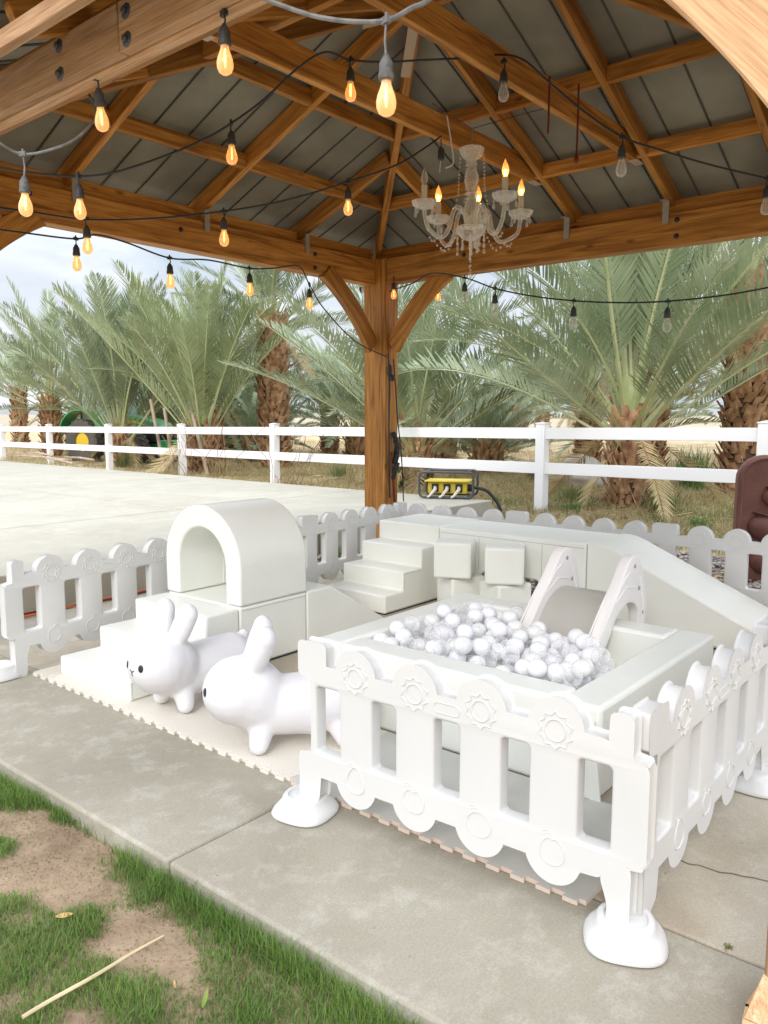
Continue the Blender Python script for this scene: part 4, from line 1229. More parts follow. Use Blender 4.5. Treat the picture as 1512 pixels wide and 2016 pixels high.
def ribs(sheet, kind):
    mb = MB()
    sp = 0.262
    if kind in 'AC':
        yy = ey1 if kind == 'A' else ey0; s = -1 if kind == 'A' else 1
        x = ex0 + .13
        while x < ex1:
            d = min(x - X0, X1_ - x)
            a = Vector((x, yy, ze - .004)); b_ = Vector((x, (Y1_ if kind == 'A' else Y0) + s * d, rz_(d) - .004))
            mb.tube([a - PO, b_ - PO], .0065, 5); x += sp
    else:
        xx = ex1 if kind == 'B' else ex0; s = -1 if kind == 'B' else 1
        y = ey0 + .13
        while y < ey1:
            d = min(y - Y0, Y1_ - y, half)
            a = Vector((xx, y, ze - .004)); b_ = Vector(((X1_ if kind == 'B' else X0) + s * d, y, rz_(d) - .004))
            mb.tube([a - PO, b_ - PO], .0065, 5); y += sp
    k0 = len(sheet.data.materials); sheet.data.materials.append(MATS['roof_rib'])
    rm_ = mb.mesh('ribs', ['roof_rib']); n0 = len(sheet.data.polygons)
    b_ = bmesh.new(); b_.from_mesh(sheet.data); b_.from_mesh(rm_); b_.to_mesh(sheet.data); b_.free()
    for p in sheet.data.polygons[n0:]: p.material_index = k0
for s, k in ((sA, 'A'), (sB, 'B'), (sC, 'C'), (sD, 'D')): ribs(s, k)
# eaves boards and white metal fascia
for (a, b_) in (((ex0 + .085, ey0, zu(-OV) + .052), (ex0 + .085, ey1, zu(-OV) + .052)), ((ex1 - .03, ey0, zu(-OV) + .05), (ex1 - .03, ey1, zu(-OV) + .05)),
               ((ex0, ey1 - .03, zu(-OV) + .05), (ex1, ey1 - .03, zu(-OV) + .05)), ((ex0, ey0 + .03, zu(-OV) + .05), (ex1, ey0 + .03, zu(-OV) + .05))):
    timber('eaves_board', a, b_, .04, .068 if a[0] == b_[0] and a[0] < 2 else .11, 'cedar_daylit' if a[0] == b_[0] and a[0] < 2 else 'cedar')
for (a, b_) in (((ex0 + .01, ey0, ze + .01), (ex0 + .01, ey1, ze + .01)),):
    timber('fascia', a, b_, .012, .045, 'fascia_white')
# curved knee braces
def brace(post, beam, plane, m='cedar', w=.07, wid=.145, bow=.055):
    """post=(h,z) low end, beam=(h,z) high end in the plane; plane=('x',const) or ('y',const). quarter curve with the hollow inward"""
    h0, z0 = post; h1, z1 = beam
    outer, inner = [], []
    n = 18
    # outer (upper, towards the corner) edge: straight; inner edge: arc
    sgn = 1 if h1 > h0 else -1
    a = Vector((h0, z0)); b_ = Vector((h1, z1)); ch = b_ - a; nrm = Vector((ch.y, -ch.x)).normalized()
    if nrm.x * sgn < 0: nrm = -nrm          # points away from the corner, downward
    pts = []
    for i in range(n + 1):
        t = i / n; p = a.lerp(b_, t) - nrm * (.145 * (4 * t * (1 - t)) - .145) * 1.0
        q = p
        outer.append(a.lerp(b_, t) - nrm * (bow * 4 * t * (1 - t)))
        inner.append(a.lerp(b_, t) - nrm * (bow * 4 * t * (1 - t)) + nrm * wid)
    poly = [(p.x, p.y) for p in outer] + [(p.x, p.y) for p in inner[::-1]]
    mb = MB()
    kind, c = plane
    if kind == 'x': fn = lambda u, w_, t: (c + t - PO.x, u - PO.y, w_)
    else: fn = lambda u, w_, t: (u - PO.x, c + t - PO.y, w_)
    V_, F_ = [], []
    m_ = n + 1
    for t in (-w / 2, w / 2):
        V_ += [fn(p.x, p.y, t) for p in outer] + [fn(p.x, p.y, t) for p in inner]
    for i in range(n):
        F_ += [(i, i + 1, m_ + i + 1, m_ + i), (2 * m_ + i, 3 * m_ + i, 3 * m_ + i + 1, 2 * m_ + i + 1), (i, 2 * m_ + i, 2 * m_ + i + 1, i + 1), (m_ + i, m_ + i + 1, 3 * m_ + i + 1, 3 * m_ + i)]
    F_ += [(0, m_, 3 * m_, 2 * m_), (n, 2 * m_ + n, 3 * m_ + n, m_ + n)]
    # local frame with X along the brace so the grain follows it
    mb.add(V_, F_)
    o = mb.build('brace', m, pav, smooth=True, angle=30)
    ang = math.atan2(z1 - z0, h1 - h0)
    Rm = (Matrix.Rotation(-ang, 4, 'Y') if kind == 'y' else Matrix.Rotation(PI / 2, 4, 'Z') @ Matrix.Rotation(-ang, 4, 'Y'))
    o.data.transform(Rm.inverted()); o.matrix_local = Rm
    add_bevel(o, .005, 1)
    return o
brace((5.74, 2.06), (5.13, 2.66), ('y', 4.885))       # far post, left beam
brace((4.76, 2.06), (4.17, 2.66), ('x', 5.80))        # far post, right beam
brace((1.90, 2.10), (2.50, 2.66), ('y', 4.90), bow=.06)       # near left post, left beam
brace((0.185, 2.0), (0.86, 2.74), ('x', 1.755), 'cedar_daylit', .09, .25, .05)        # near right post, near beam
brace((4.79, 1.86), (4.02, 2.64), ('x', 1.80), 'cedar_daylit')
brace((0.33, 1.86), (1.10, 2.64), ('x', 5.80))

# ================================================================== STRING LIGHTS
GL_PTS = [[1.433, 3.216, 2.5], [1.522, 3.172, 2.425], [1.6, 3.153, 2.401], [1.655, 3.04, 2.408], [1.765, 3.03, 2.48], [1.89, 3.10, 2.62], [1.90, 3.2, 2.75]]
wires = {
'gray_left': GL_PTS,
'gray_near': [[1.60, 1.9, 2.62], [1.583, 1.783, 2.547], [1.634, 1.716, 2.514], [1.647, 1.611, 2.462], [1.667, 1.501, 2.424], [1.686, 1.395, 2.402], [1.688, 1.315, 2.408], [1.697, 1.228, 2.427], [1.70, 0.9, 2.55]],
'w2': [[1.585, 3.49, 2.426], [1.768, 3.427, 2.419], [1.953, 3.364, 2.433], [2.062, 3.237, 2.453], [2.274, 3.159, 2.558], [2.416, 3.084, 2.643], [2.539, 3.033, 2.735], [2.612, 2.884, 2.827], [2.684, 2.741, 2.944], [2.771, 2.65, 3.017], [2.92, 2.631, 3.026], [3.106, 2.571, 3.061], [3.3, 2.506, 3.114], [3.52, 2.34, 3.151], [3.561, 2.22, 3.146], [3.54, 2.08, 3.078], [3.645, 1.986, 2.978], [3.783, 1.877, 2.864], [3.89, 1.724, 2.741], [4.055, 1.597, 2.695], [4.368, 1.451, 2.667], [4.77, 1.281, 2.656], [4.963, 1.205, 2.649], [5.7, .9, 2.72]],
'w3': [[1.86, 4.70, 2.52], [1.997, 4.424, 2.486], [2.19, 4.267, 2.467], [2.404, 4.083, 2.439], [2.632, 3.81, 2.444], [2.88, 3.519, 2.482], [3.167, 3.348, 2.566], [3.478, 3.157, 2.697], [3.742, 3.021, 2.822], [3.967, 2.98, 2.965], [4.137, 2.99, 3.074]],
'w4': [[1.9, 4.86, 2.5], [2.129, 4.732, 2.45], [2.333, 4.558, 2.419], [2.523, 4.406, 2.401], [2.63, 4.363, 2.435], [2.798, 4.314, 2.41], [3.044, 4.242, 2.349], [3.325, 4.224, 2.375], [3.693, 4.255, 2.377], [3.941, 4.279, 2.414], [4.197, 4.297, 2.464], [4.38, 4.372, 2.365], [4.714, 4.55, 2.24], [5.25, 4.70, 2.03], [5.73, 4.74, 1.92]],
'w6': [[5.725, 4.70, 2.50], [5.60, 4.33, 2.52], [5.473, 4.04, 2.553], [5.13, 3.479, 2.414], [4.83, 3.023, 2.257], [4.811, 2.715, 2.175], [4.887, 2.458, 2.131], [4.881, 2.142, 2.091], [4.973, 1.873, 2.086], [5.079, 1.591, 2.105], [5.154, 1.35, 2.138], [5.176, 1.173, 2.169], [5.7, .4, 2.5]],
}
wl = {'gray_left': ('dusty grey string light cable at the far left going up behind the near beam', 'grey_cable', .0052),
      'gray_near': ('thick dusty grey string light cable looping across the top of the photo', 'grey_cable', .0064),
      'w2': ('black string light cable weaving over the collar ties to the right edge', 'black_plastic', .0052),
      'w3': ('black string light cable from the left beam rising towards the chandelier', 'black_plastic', .0052),
      'w4': ('black string light cable sagging below the left beam and down the left brace', 'black_plastic', .0052),
      'w6': ('black string light cable sagging in front of the palms right of the cedar post', 'black_plastic', .0052)}
for k, v in wires.items():
    mb = MB(); mb.tube(smooth_path(v, 8), wl[k][2], 7)
    tag(mb.build('light_cable', wl[k][1]), wl[k][0], 'cable', 'string light cables')
def make_bulb(drop, lit, sock):
    root = empty('string_bulb')
    mb = MB()
    mb.tube([(0, 0, .0), (.004, .002, -drop * .5), (0, 0, -drop)], .0036, 6)
    mb.box((0, 0, 0), (.030, .016, .018)); mb.tube([(0, 0, .006), (0, 0, .02)], .005, 6)
    mb.build('drop_cord', 'grey_cable' if sock == 'dusty_socket' else 'black_plastic', root)
    mb = MB(); z = -drop
    mb.lathe([(.006, z + .012), (.013, z), (.0195, z - .012), (.0205, z - .038), (.0225, z - .040), (.0225, z - .055), (.019, z - .058), (0, z - .058)], seg=18)
    mb.build('socket', sock, root)
    zb = z - .056
    mb = MB(); mb.lathe([(.0135, zb), (.0145, zb - .012), (.019, zb - .025), (.0255, zb - .042), (.0285, zb - .058), (.0275, zb - .073), (.0215, zb - .087), (.010, zb - .0945), (0, zb - .096)], seg=22)
    mb.build('bulb', 'amber_bulb' if lit else 'clear_bulb', root, angle=180)
    mb = MB()
    for s in (-1, 1): mb.tube([(s * .0035, 0, zb - .012), (s * .0045, 0, zb - .042), (s * .0028, 0, zb - .066)], .0014 if lit else .0008, 5)
    mb.tube([(0, .0, zb - .018), (0, .0, zb - .070)], .0028 if lit else .001, 6)
    mb.build('filament', 'filament' if lit else 'filament_off', root)
    return root
P_lit = make_bulb(.045, True, 'dark_bulb_socket'); P_lit_dusty = make_bulb(.10, True, 'dusty_socket'); P_off = make_bulb(.05, False, 'dark_bulb_socket')
bl = [
 # position of the cable joint, prototype, tilt, label
 ((1.735, 2.095, 2.645), 'L', 0, 'large lit bulb in a black socket under the near beam end, highest at the left'),
 ((1.76, 2.87, 2.655), 'L', 24, 'lit bulb tilted sideways against the near pavilion beam'),
 ((1.686, 1.395, 2.402), 'D', 0, 'largest lit bulb, in a dusty grey socket at the top centre'),
 ((1.600, 3.153, 2.401), 'D', 0, 'lit bulb in a dusty grey socket at the far left'),
 ((1.953, 3.364, 2.433), 'L', 0, 'lit bulb with a thin cord just right of the dusty far left one'),
 ((2.404, 4.083, 2.439), 'L', 0, 'lit bulb overlapping the lower edge of the left beam against the sky'),
 ((2.523, 4.406, 2.401), 'L', 0, 'lowest lit bulb against the sky at the left'),
 ((3.044, 4.242, 2.349), 'L', 0, 'lit bulb above the left palm, second on the sagging cable'),
 ((3.693, 4.255, 2.377), 'L', 0, 'lit bulb above the middle palm, third on the sagging cable'),
 ((4.380, 4.372, 2.365), 'L', 0, 'lit bulb beside the left knee brace of the far post'),
 ((2.880, 3.519, 2.482), 'L', 0, 'lit bulb in front of the middle of the left beam'),
 ((3.478, 3.157, 2.697), 'L', 0, 'lit bulb in front of the left roof slope near the corner rafter'),
 ((2.539, 3.033, 2.735), 'L', 0, 'lit bulb in front of the left roof slope below the second purlin'),
 ((2.920, 2.631, 3.026), 'L', 0, 'small lit bulb below the collar tie left of the largest bulb'),
 ((3.561, 2.200, 3.110), 'O', 0, 'unlit clear bulb under the right collar tie, above the chandelier'),
 ((3.890, 1.724, 2.741), 'O', 0, 'unlit clear bulb at the end of the right collar tie'),
 ((4.745, 1.278, 2.650), 'O', 0, 'unlit clear bulb cut by the right edge of the photo'),
 ((5.690, 4.62, 2.600), 'L', 0, 'small lit bulb hanging against the top of the far cedar post'),
 ((5.85, 4.25, 2.570), 'L', 0, 'lit bulb half hidden behind the right knee brace'),
 ((4.830, 3.023, 2.257), 'O', 0, 'unlit bulb nearest the post on the cable in front of the right palms'),
 ((4.887, 2.458, 2.131), 'O', 0, 'unlit bulb in the middle of the cable in front of the right palms'),
 ((4.973, 1.873, 2.086), 'O', 0, 'unlit bulb farthest right on the cable in front of the right palms'),
 ((5.13, 3.479, 2.414), 'O', 0, 'unlit bulb below the chandelier beads at the knee brace'),
]
prot = {'L': P_lit, 'D': P_lit_dusty, 'O': P_off}; usedp = set()
for p, k, tilt, lab in bl:
    o = prot[k] if k not in usedp else copy_tree(prot[k]); usedp.add(k)
    o.location = p; o.scale = (.93,) * 3; o.rotation_euler = (0, 0, random.uniform(0, 6.28)) if not tilt else (0, math.radians(-tilt * .64), 0)
    if tilt: o.rotation_euler = (math.radians(14), math.radians(-14), 0)
    if k == 'O' or k == 'L':
        s_ = 1.0
    tag(o, lab, 'light bulb', 'string light bulbs')

# ================================================================== CHANDELIER
ch = empty('chandelier', (4.375, 2.925, 3.07)); tag(ch, 'small crystal chandelier with candle bulbs and bead strands hanging under the collar tie', 'chandelier')
c0 = 3.07
mb = MB(); mb.tube([(0, 0, .10), (0, 0, -.02)], .004, 6)
mb.tube([(0, 0, .10), (-.02, .02, .13), (0, .03, .145), (.02, .02, .12)], .003, 6)
mb.build('hook', 'steel', ch)
def zr(z): return z - c0
def cr_part(name, prof, seg=24, c=(0, 0), lobes=0, amp=0, m='crystal', parent=None):
    mb = MB(); mb.lathe([(r, zr(z)) for r, z in prof], (c[0], c[1], 0), seg, lobes=lobes, amp=amp)
    return mb.build(name, m, parent or ch, angle=60)
cr_part('top_dish', [(.014, 3.062), (.05, 3.058), (.076, 3.045), (.070, 3.020), (.050, 2.990), (.024, 2.975), (.010, 2.972)], 40, lobes=10, amp=.07)
cr_part('stem', [(.008, 2.975), (.026, 2.965), (.032, 2.952), (.024, 2.935), (.030, 2.915), (.044, 2.880), (.046, 2.850), (.036, 2.815), (.022, 2.79), (.034, 2.782), (.030, 2.765), (.018, 2.758), (.034, 2.748), (.028, 2.735), (.042, 2.70), (.046, 2.66), (.040, 2.62), (.034, 2.585), (.045, 2.57), (.02, 2.56)], 20, lobes=10, amp=.04)
cr_part('bowl', [(.090, 2.575), (.094, 2.560), (.084, 2.535), (.060, 2.508), (.03, 2.492), (.01, 2.488), (0.0, 2.487)], 40, lobes=12, amp=.03)
mb = MB(); mb.lathe([(.004, zr(2.49)), (.012, zr(2.475)), (.013, zr(2.44)), (.007, zr(2.41)), (0, zr(2.405))], seg=8); mb.build('finial', 'crystal', ch, angle=20)
BAZ = YAW - PI / 2      # lateral-right direction of the view is azimuth YAW-90
arms = [(-54, .30, 2.70), (17, .345, 2.68), (128, .31, 2.68), (200, .32, 2.69), (75, .30, 2.69)]
def beads(path, r=.0058, parent=None, step=.017, name='bead_strand'):
    P = smooth_path(path, 6); mb = MB(); acc = 0; last = P[0]; mb.ball(last, r, 8)
    for p in P[1:]:
        acc += (p - last).length; last = p
        if acc >= step: mb.ball(p, r, 8, sc=(1, 1, 1.15)); acc = 0
    return mb.build(name, 'crystal', parent or ch, angle=180)
def drop(x, y, z, L_=.045, parent=None):
    mb = MB(); mb.ball((x, y, z), .0075, 8)
    mb.lathe([(.001, z - .008), (.004, z - .016), (.0095, z - .008 - L_ * .62), (.0085, z - .008 - L_ * .8), (.004, z - .008 - L_ * .96), (0, z - .008 - L_)], (x, y, 0), 8)
    return mb.build('crystal_drop', 'crystal', parent or ch, angle=25)
for i, (ang, _, zcup) in enumerate(arms):
    a = math.radians(ang) + YAW - PI / 2
    ca, sa = math.cos(a), math.sin(a); R_ = _
    zz_ = zr(zcup)
    P = [(.03, zr(2.585)), (.05, zr(2.66)), (.095, zr(2.685)), (.125, zr(2.65)), (.145, zr(2.57)), (.185, zr(2.505)), (.235, zr(2.50)), (R_ - .025, zr(2.55)), (R_ - .005, zr(2.62)), (R_, zz_ - .035)]
    mb = MB(); mb.tube(smooth_path([(ca * r, sa * r, z) for r, z in P], 4), .0135, 9); arm = mb.build('arm', 'crystal', ch)
    cx_, cy_ = ca * R_, sa * R_
    mb = MB(); mb.lathe([(.015, zz_ - .035), (.045, zz_ - .030), (.070, zz_ - .010), (.078, zz_ + .012), (.073, zz_ + .012), (.062, zz_ - .004), (.02, zz_ - .016), (.01, zz_ - .016)], (cx_, cy_, 0), 40, lobes=10, amp=.06)
    mb.build('drip_cup', 'crystal', arm, angle=60)
    mb = MB(); mb.lathe([(.018, zz_ - .016), (.0185, zz_ + .105), (.014, zz_ + .108), (.0, zz_ + .108)], (cx_, cy_, 0), 14); mb.build('candle_sleeve', 'candle', arm)
    lit = i != 3
    mb = MB(); z0 = zz_ + .106
    mb.lathe([(.011, z0), (.014, z0 + .01), (.022, z0 + .033), (.021, z0 + .05), (.013, z0 + .078), (.004, z0 + .10), (0, z0 + .11)], (cx_, cy_, 0), 14)
    mb.build('flame_bulb', 'amber_bulb' if lit else 'clear_bulb', arm, angle=180)
    if lit:
        mb = MB(); mb.ball((cx_, cy_, z0 + .028), .0085, 10, sc=(1, 1, 1.9)); mb.build('flame_core', 'flame_core', arm, angle=180)
    for k in range(4):
        b3 = a + k * PI / 2 + .5
        drop(cx_ + .07 * math.cos(b3), cy_ + .07 * math.sin(b3), zz_ - .024, .042, arm)
    beads([(ca * .235, sa * .235, zr(2.487)), (ca * .26, sa * .26, zr(2.465)), (ca * .285, sa * .285, zr(2.49))], .0075, arm)
for k in range(8):
    a = 2 * PI * k / 8 + .2
    if k % 2 == 0: beads([(math.cos(a) * .074, math.sin(a) * .074, zr(3.03)), (math.cos(a) * .085, math.sin(a) * .085, zr(2.90)), (math.cos(a) * .09, math.sin(a) * .09, zr(2.78)), (math.cos(a) * .11, math.sin(a) * .11, zr(2.70))], .0062)
for k in range(10):
    a = 2 * PI * k / 10
    L_ = [.06, .11, .05, .09, .04][k % 5]
    beads([(math.cos(a) * .088, math.sin(a) * .088, zr(2.545)), (math.cos(a) * .088, math.sin(a) * .088, zr(2.545) - L_)], .007)
    drop(math.cos(a) * .088, math.sin(a) * .088, zr(2.535) - L_, .035)
for k in range(4):
    a = 2 * PI * k / 4 + .6
    beads([(math.cos(a) * .088, math.sin(a) * .088, zr(2.54)), (math.cos(a) * .15, math.sin(a) * .15, zr(2.43)), (math.cos(a) * .22, math.sin(a) * .22, zr(2.47))], .0068)
beads([(.0, 0, zr(2.40)), (.0, 0, zr(2.27))], .0068); beads([(-.055, -.03, zr(2.50)), (-.055, -.03, zr(2.24))], .007)
# suspension cords of the chandelier
for pts, m, lab, r in (([(4.375, 2.925, 3.165), (4.25, 2.98, 3.21), (4.10, 3.03, 3.26)], 'red_cord', 'dark red cord tied from the chandelier hook to the left collar tie', .0028),
                       ([(4.375, 2.925, 3.165), (4.60, 2.62, 3.26), (4.72, 2.42, 3.30)], 'red_cord', 'dark red cord tied from the chandelier hook to the right roof purlin', .0028),
                       ([(4.18, 2.98, 3.20), (4.20, 2.96, 3.05), (4.21, 2.95, 2.93), (4.16, 2.97, 2.89)], 'white_cord', 'white chandelier lead hanging left of its top dish', .005)):
    mb = MB(); mb.tube(smooth_path(pts, 6), r, 6); tag(mb.build('cord', m), lab, 'cord')
# unused socket at the cable end next to the chandelier
pl = empty('plug', (4.137, 2.99, 3.06)); tag(pl, 'black plug connector at the cable end left of the chandelier', 'plug')
mb = MB(); mb.tube([(0, 0, 0), (0, 0, -.05)], .004, 6); mb.lathe([(.008, -.05), (.02, -.065), (.021, -.12), (.012, -.13), (0, -.13)], seg=12); mb.build('plug_body', 'dark_bulb_socket', pl)
mb = MB(); mb.tube([(0, 0, -.13), (-.01, 0, -.17), (-.012, 0, -.20)], .003, 6); mb.build('lead', 'white_cord', pl)
# small hanging cords under the right collar tie
for (x, y, z, l, lab) in ((4.02, 2.20, 3.06, .17, 'short dark red cord hanging from the right collar tie'), (4.16, 2.10, 3.04, .27, 'long dark red cord with a knotted end hanging from the right collar tie')):
    mb = MB(); mb.tube([(x, y, z + .12), (x, y, z - l * .6), (x - .005, y, z - l)], .006, 6)
    if l > .2: mb.ball((x - .005, y, z - l), .014, 8, sc=(1, 1, 1.6))
    tag(mb.build('hanging_cord', 'red_cord'), lab, 'cord')

# cables and plugs down the far post
for i, (pts, m, r, lab) in enumerate((
    ([(5.742, 4.728, 1.95), (5.75, 4.72, 1.7), (5.74, 4.715, 1.35), (5.75, 4.72, 1.0), (5.76, 4.72, .62)], 'black_plastic', .008, 'black cable running down the side of the cedar post'),
    ([(5.80, 4.71, 1.9), (5.83, 4.69, 1.4), (5.87, 4.67, 1.0), (5.89, 4.66, .58)], 'black_plastic', .006, 'thin black cable hanging free beside the cedar post'),
    ([(5.78, 4.715, 1.05), (5.79, 4.71, .8), (5.80, 4.70, .45), (5.80, 4.69, .05)], 'red_cord', .006, 'dark red cord at the lower right of the cedar post'),
    ([(5.82, 4.715, 1.0), (5.80, 4.70, .75), (5.82, 4.70, .40), (5.83, 4.69, .05)], 'red_cord', .005, 'second dark red cord twisted with the first at the foot of the cedar post'))):
    mb = MB(); mb.tube(smooth_path(pts, 6), r, 6); tag(mb.build('cord', m), lab, 'cord')
pb = empty('plug_cluster', (5.78, 4.70, 1.05)); tag(pb, 'bundle of black plugs and adapters on the lower right of the cedar post', 'plugs')
random.seed(5)
for i in range(6):
    mb = MB(); mb.bx(-.022, .022, -.02, .02, -.045, .045)
    o = mb.build('plug', 'black_plastic', pb, smooth=False); add_bevel(o, .006, 2); o.location = (random.uniform(0, .05), random.uniform(-.01, .01), .14 - i * .07); o.rotation_euler = (random.uniform(-.3, .3), random.uniform(-.4, .4), random.uniform(0, 3))
pc = empty('junction', (5.745, 4.71, 1.80)); tag(pc, 'black connector joint hanging on the cedar post below the right brace', 'plugs')
mb = MB(); mb.lathe([(.01, .05), (.022, .03), (.022, -.04), (.012, -.06), (0, -.06)], seg=12); mb.build('plug', 'black_plastic', pc)
mb = MB(); mb.lathe([(.008, -.04), (.02, -.06), (.02, -.10), (.0, -.10)], (.015, -.02, 0), 12); mb.build('plug', 'black_plastic', pc)
# security camera behind the post
sc_ = empty('security_camera', (5.78, 5.02, 2.56)); tag(sc_, 'small white security camera on the far side of the cedar post', 'camera')
mb = MB(); mb.tube([(0.02, -.02, 0), (0, .05, -.005)], .03, 16); mb.build('camera_body', 'white_cord', sc_)
mb = MB(); mb.tube([(-.002, .05, -.005), (-.004, .065, -.006)], .028, 16); mb.build('lens', 'black_plastic', sc_)

# extension cords on the floor behind the left fence
for pts, m, lab in (([(1.6, 5.30, .01), (2.3, 5.34, .01), (2.65, 5.36, .012), (3.2, 5.42, .01), (4.2, 5.44, .01), (5.2, 5.40, .01)], 'orange_cord', 'orange extension cord on the strip behind the leftmost fence panel'),
                    ([(1.6, 5.26, .01), (2.2, 5.38, .01), (2.7, 5.42, .014), (3.3, 5.38, .01), (4.1, 5.48, .01), (5.2, 5.46, .01)], 'red_cord', 'dark red extension cord next to the orange one behind the leftmost fence panel')):
    mb = MB(); mb.tube(smooth_path(pts, 8), .009, 6); tag(mb.build('extension_cord', m), lab, 'cord')

# ================================================================== BEYOND THE PAVILION
# white vinyl ranch fence
VF = empty('ranch_fence', (10.0, 6.0, 0)); tag(VF, 'white two-rail vinyl ranch fence between the yard and the palms', 'fence')
fpts = [(9.20, -1.4, 1.32), (9.61, 2.45, 1.275), (9.91, 5.40, 1.24), (10.22, 8.35, 1.21), (10.555, 11.53, 1.177), (10.90, 14.95, 1.14), (11.25, 18.5, 1.104), (11.56, 22.1, 1.068), (11.87, 25.7, 1.03), (12.2, 29.3, 1.0)]
VO = Vector((10, 6, 0))
for i, (x, y, zt_) in enumerate(fpts):
    mb = MB(); mb.bx(-.07, .07, -.07, .07, -.15, zt_ + .02); mb.bx(-.078, .078, -.078, .078, zt_ + .02, zt_ + .035)
    mb.add([(-.078, -.078, zt_ + .035), (.078, -.078, zt_ + .035), (.078, .078, zt_ + .035), (-.078, .078, zt_ + .035), (0, 0, zt_ + .055)], [(0, 1, 4), (1, 2, 4), (2, 3, 4), (3, 0, 4)])
    o = mb.build('post', 'vinyl_fence', VF, smooth=False); o.location = Vector((x, y, 0)) - VO; o.rotation_euler = (0, 0, math.radians(-6)); add_bevel(o, .004, 1)
for i in range(len(fpts) - 1):
    a = Vector(fpts[i]); b_ = Vector(fpts[i + 1])
    for dz in (-.105, -.585):
        pa = Vector((a.x, a.y, a.z + dz)) - VO; pb_ = Vector((b_.x, b_.y, b_.z + dz)) - VO
        o = timber('rail', pa, pb_, .04, .155, 'vinyl_fence', VF, .004)

# twig vines climbing the fence
def vine(x, y, seed, label, n=7):
    random.seed(seed); mb = MB()
    for k in range(n):
        P = [(x + random.uniform(-.1, .1), y + random.uniform(-.3, .3), 0)]
        d = random.uniform(-.25, .25)
        for j in range(6): P.append((P[-1][0] + random.uniform(-.05, .05) - .02, P[-1][1] + d + random.uniform(-.12, .12), P[-1][2] + random.uniform(.08, .26)))
        mb.tube(smooth_path(P, 3), .006, 4)
    tag(mb.build('vine', 'twig'), label, 'vine', 'bare vines on the ranch fence')
vine(10.75, 14.6, 3, 'bare twiggy vine over the fence rails in front of the tractor'); vine(10.45, 11.2, 4, 'bare twiggy vine around the fence post left of the cedar post')
vine(10.30, 12.9, 6, 'bare twiggy vine hanging on the lower rail in front of the tall palm trunk', 5)

# ---------------------------------------------------------------- palms
def frond_template(L, nleaf, droop, seed, leaflen=.55, pet=.24, w=.022, vee=.75):
    """returns arrays in a frame where the frond starts at origin heading +X and bends down in -Z. leaf mat idx 0, rachis idx 1"""
    r2 = np.random.default_rng(seed)
    V, F, M = [], [], []
    n = 18
    t = np.linspace(0, 1, n)
    ang = droop * t ** 1.6
    dx = np.cos(ang) * L / (n - 1); dz = -np.sin(ang) * L / (n - 1)
    side = 0.10 * L * r2.uniform(-1, 1)
    cx = np.concatenate([[0], np.cumsum(dx[:-1])]); cz = np.concatenate([[0], np.cumsum(dz[:-1])]); cy = side * t ** 2
    C = np.stack([cx, cy, cz], -1)
    T = np.gradient(C, axis=0); T /= np.linalg.norm(T, axis=1)[:, None]
    S = np.cross(np.array([0, 0, 1.0]), T); S /= np.linalg.norm(S, axis=1)[:, None]
    U = np.cross(T, S)
    # rachis as triangular tube
    base = 0
    wr = (0.0075 * (1 - t) ** 1.2 + .0018)
    wr[0] *= 3.0; wr[1] *= 1.5
    for i in range(n):
        V += [C[i] + S[i] * wr[i], C[i] - S[i] * wr[i], C[i] - U[i] * wr[i] * .8, C[i] + U[i] * wr[i] * .3]
    for i in range(n - 1):
        for a, b_ in ((0, 2), (2, 1), (1, 3), (3, 0)):
            F.append((i * 4 + a, i * 4 + b_, (i + 1) * 4 + b_, (i + 1) * 4 + a)); M.append(1)
    k = len(V)
    for j in range(nleaf):
        tt = pet + (1 - pet) * (j + r2.uniform(-.25, .25)) / nleaf
        tt = min(max(tt, .02), .995)
        f = tt * (n - 1); i = int(min(f, n - 2)); fr = f - i
        p = C[i] * (1 - fr) + C[i + 1] * fr; T_, S_2, U_ = T[i], S[i], U[i]
        env = math.sin(PI * min(1, (tt - pet) / (1 - pet) * .82 + .16)) ** .6
        for s in (-1, 1):
            ll = leaflen * env * r2.uniform(.70, 1.15)
            fwd_ = 0.80 + .75 * tt + r2.uniform(-.12, .12)
            v_ = vee * r2.uniform(.5, 1.25)
            d = S_2 * s + T_ * fwd_ + U_ * v_; d = d / np.linalg.norm(d)
            nrm = np.cross(d, T_); nrm /= (np.linalg.norm(nrm) + 1e-6); wv = np.cross(nrm, d) * w * r2.uniform(.8, 1.15)
            sag = np.array([0, 0, -1.0]) * ll * r2.uniform(.02, .16)
            a0 = p + d * .01; m_ = p + d * ll * .5 + sag * .25; e = p + d * ll + sag
            V += [a0 - wv * .35, a0 + wv * .35, m_ + wv * .5, m_ - wv * .5, e + wv * .04, e - wv * .04]
            F.append((k, k + 1, k + 2, k + 3)); F.append((k + 3, k + 2, k + 4, k + 5)); M += [0, 0]; k += 6
    return np.array(V), np.array(F), np.array(M)
FT = {}
def get_ft(key):
    if key not in FT:
        kind, i = key
        if kind == 'near': FT[key] = frond_template(1.0, 66, [.22, .45, .70, 1.0, .35][i % 5], 100 + i, .170, .24, .0078, .55)
        elif kind == 'mid': FT[key] = frond_template(1.0, 50, [.22, .45, .70, 1.0, .35][i % 5], 200 + i, .170, .22, .0095, .55)
        else: FT[key] = frond_template(1.0, 38, [.4, .7, 1.1, 1.5][i % 4], 300 + i, .19, .16, .017, .6)
    return FT[key]
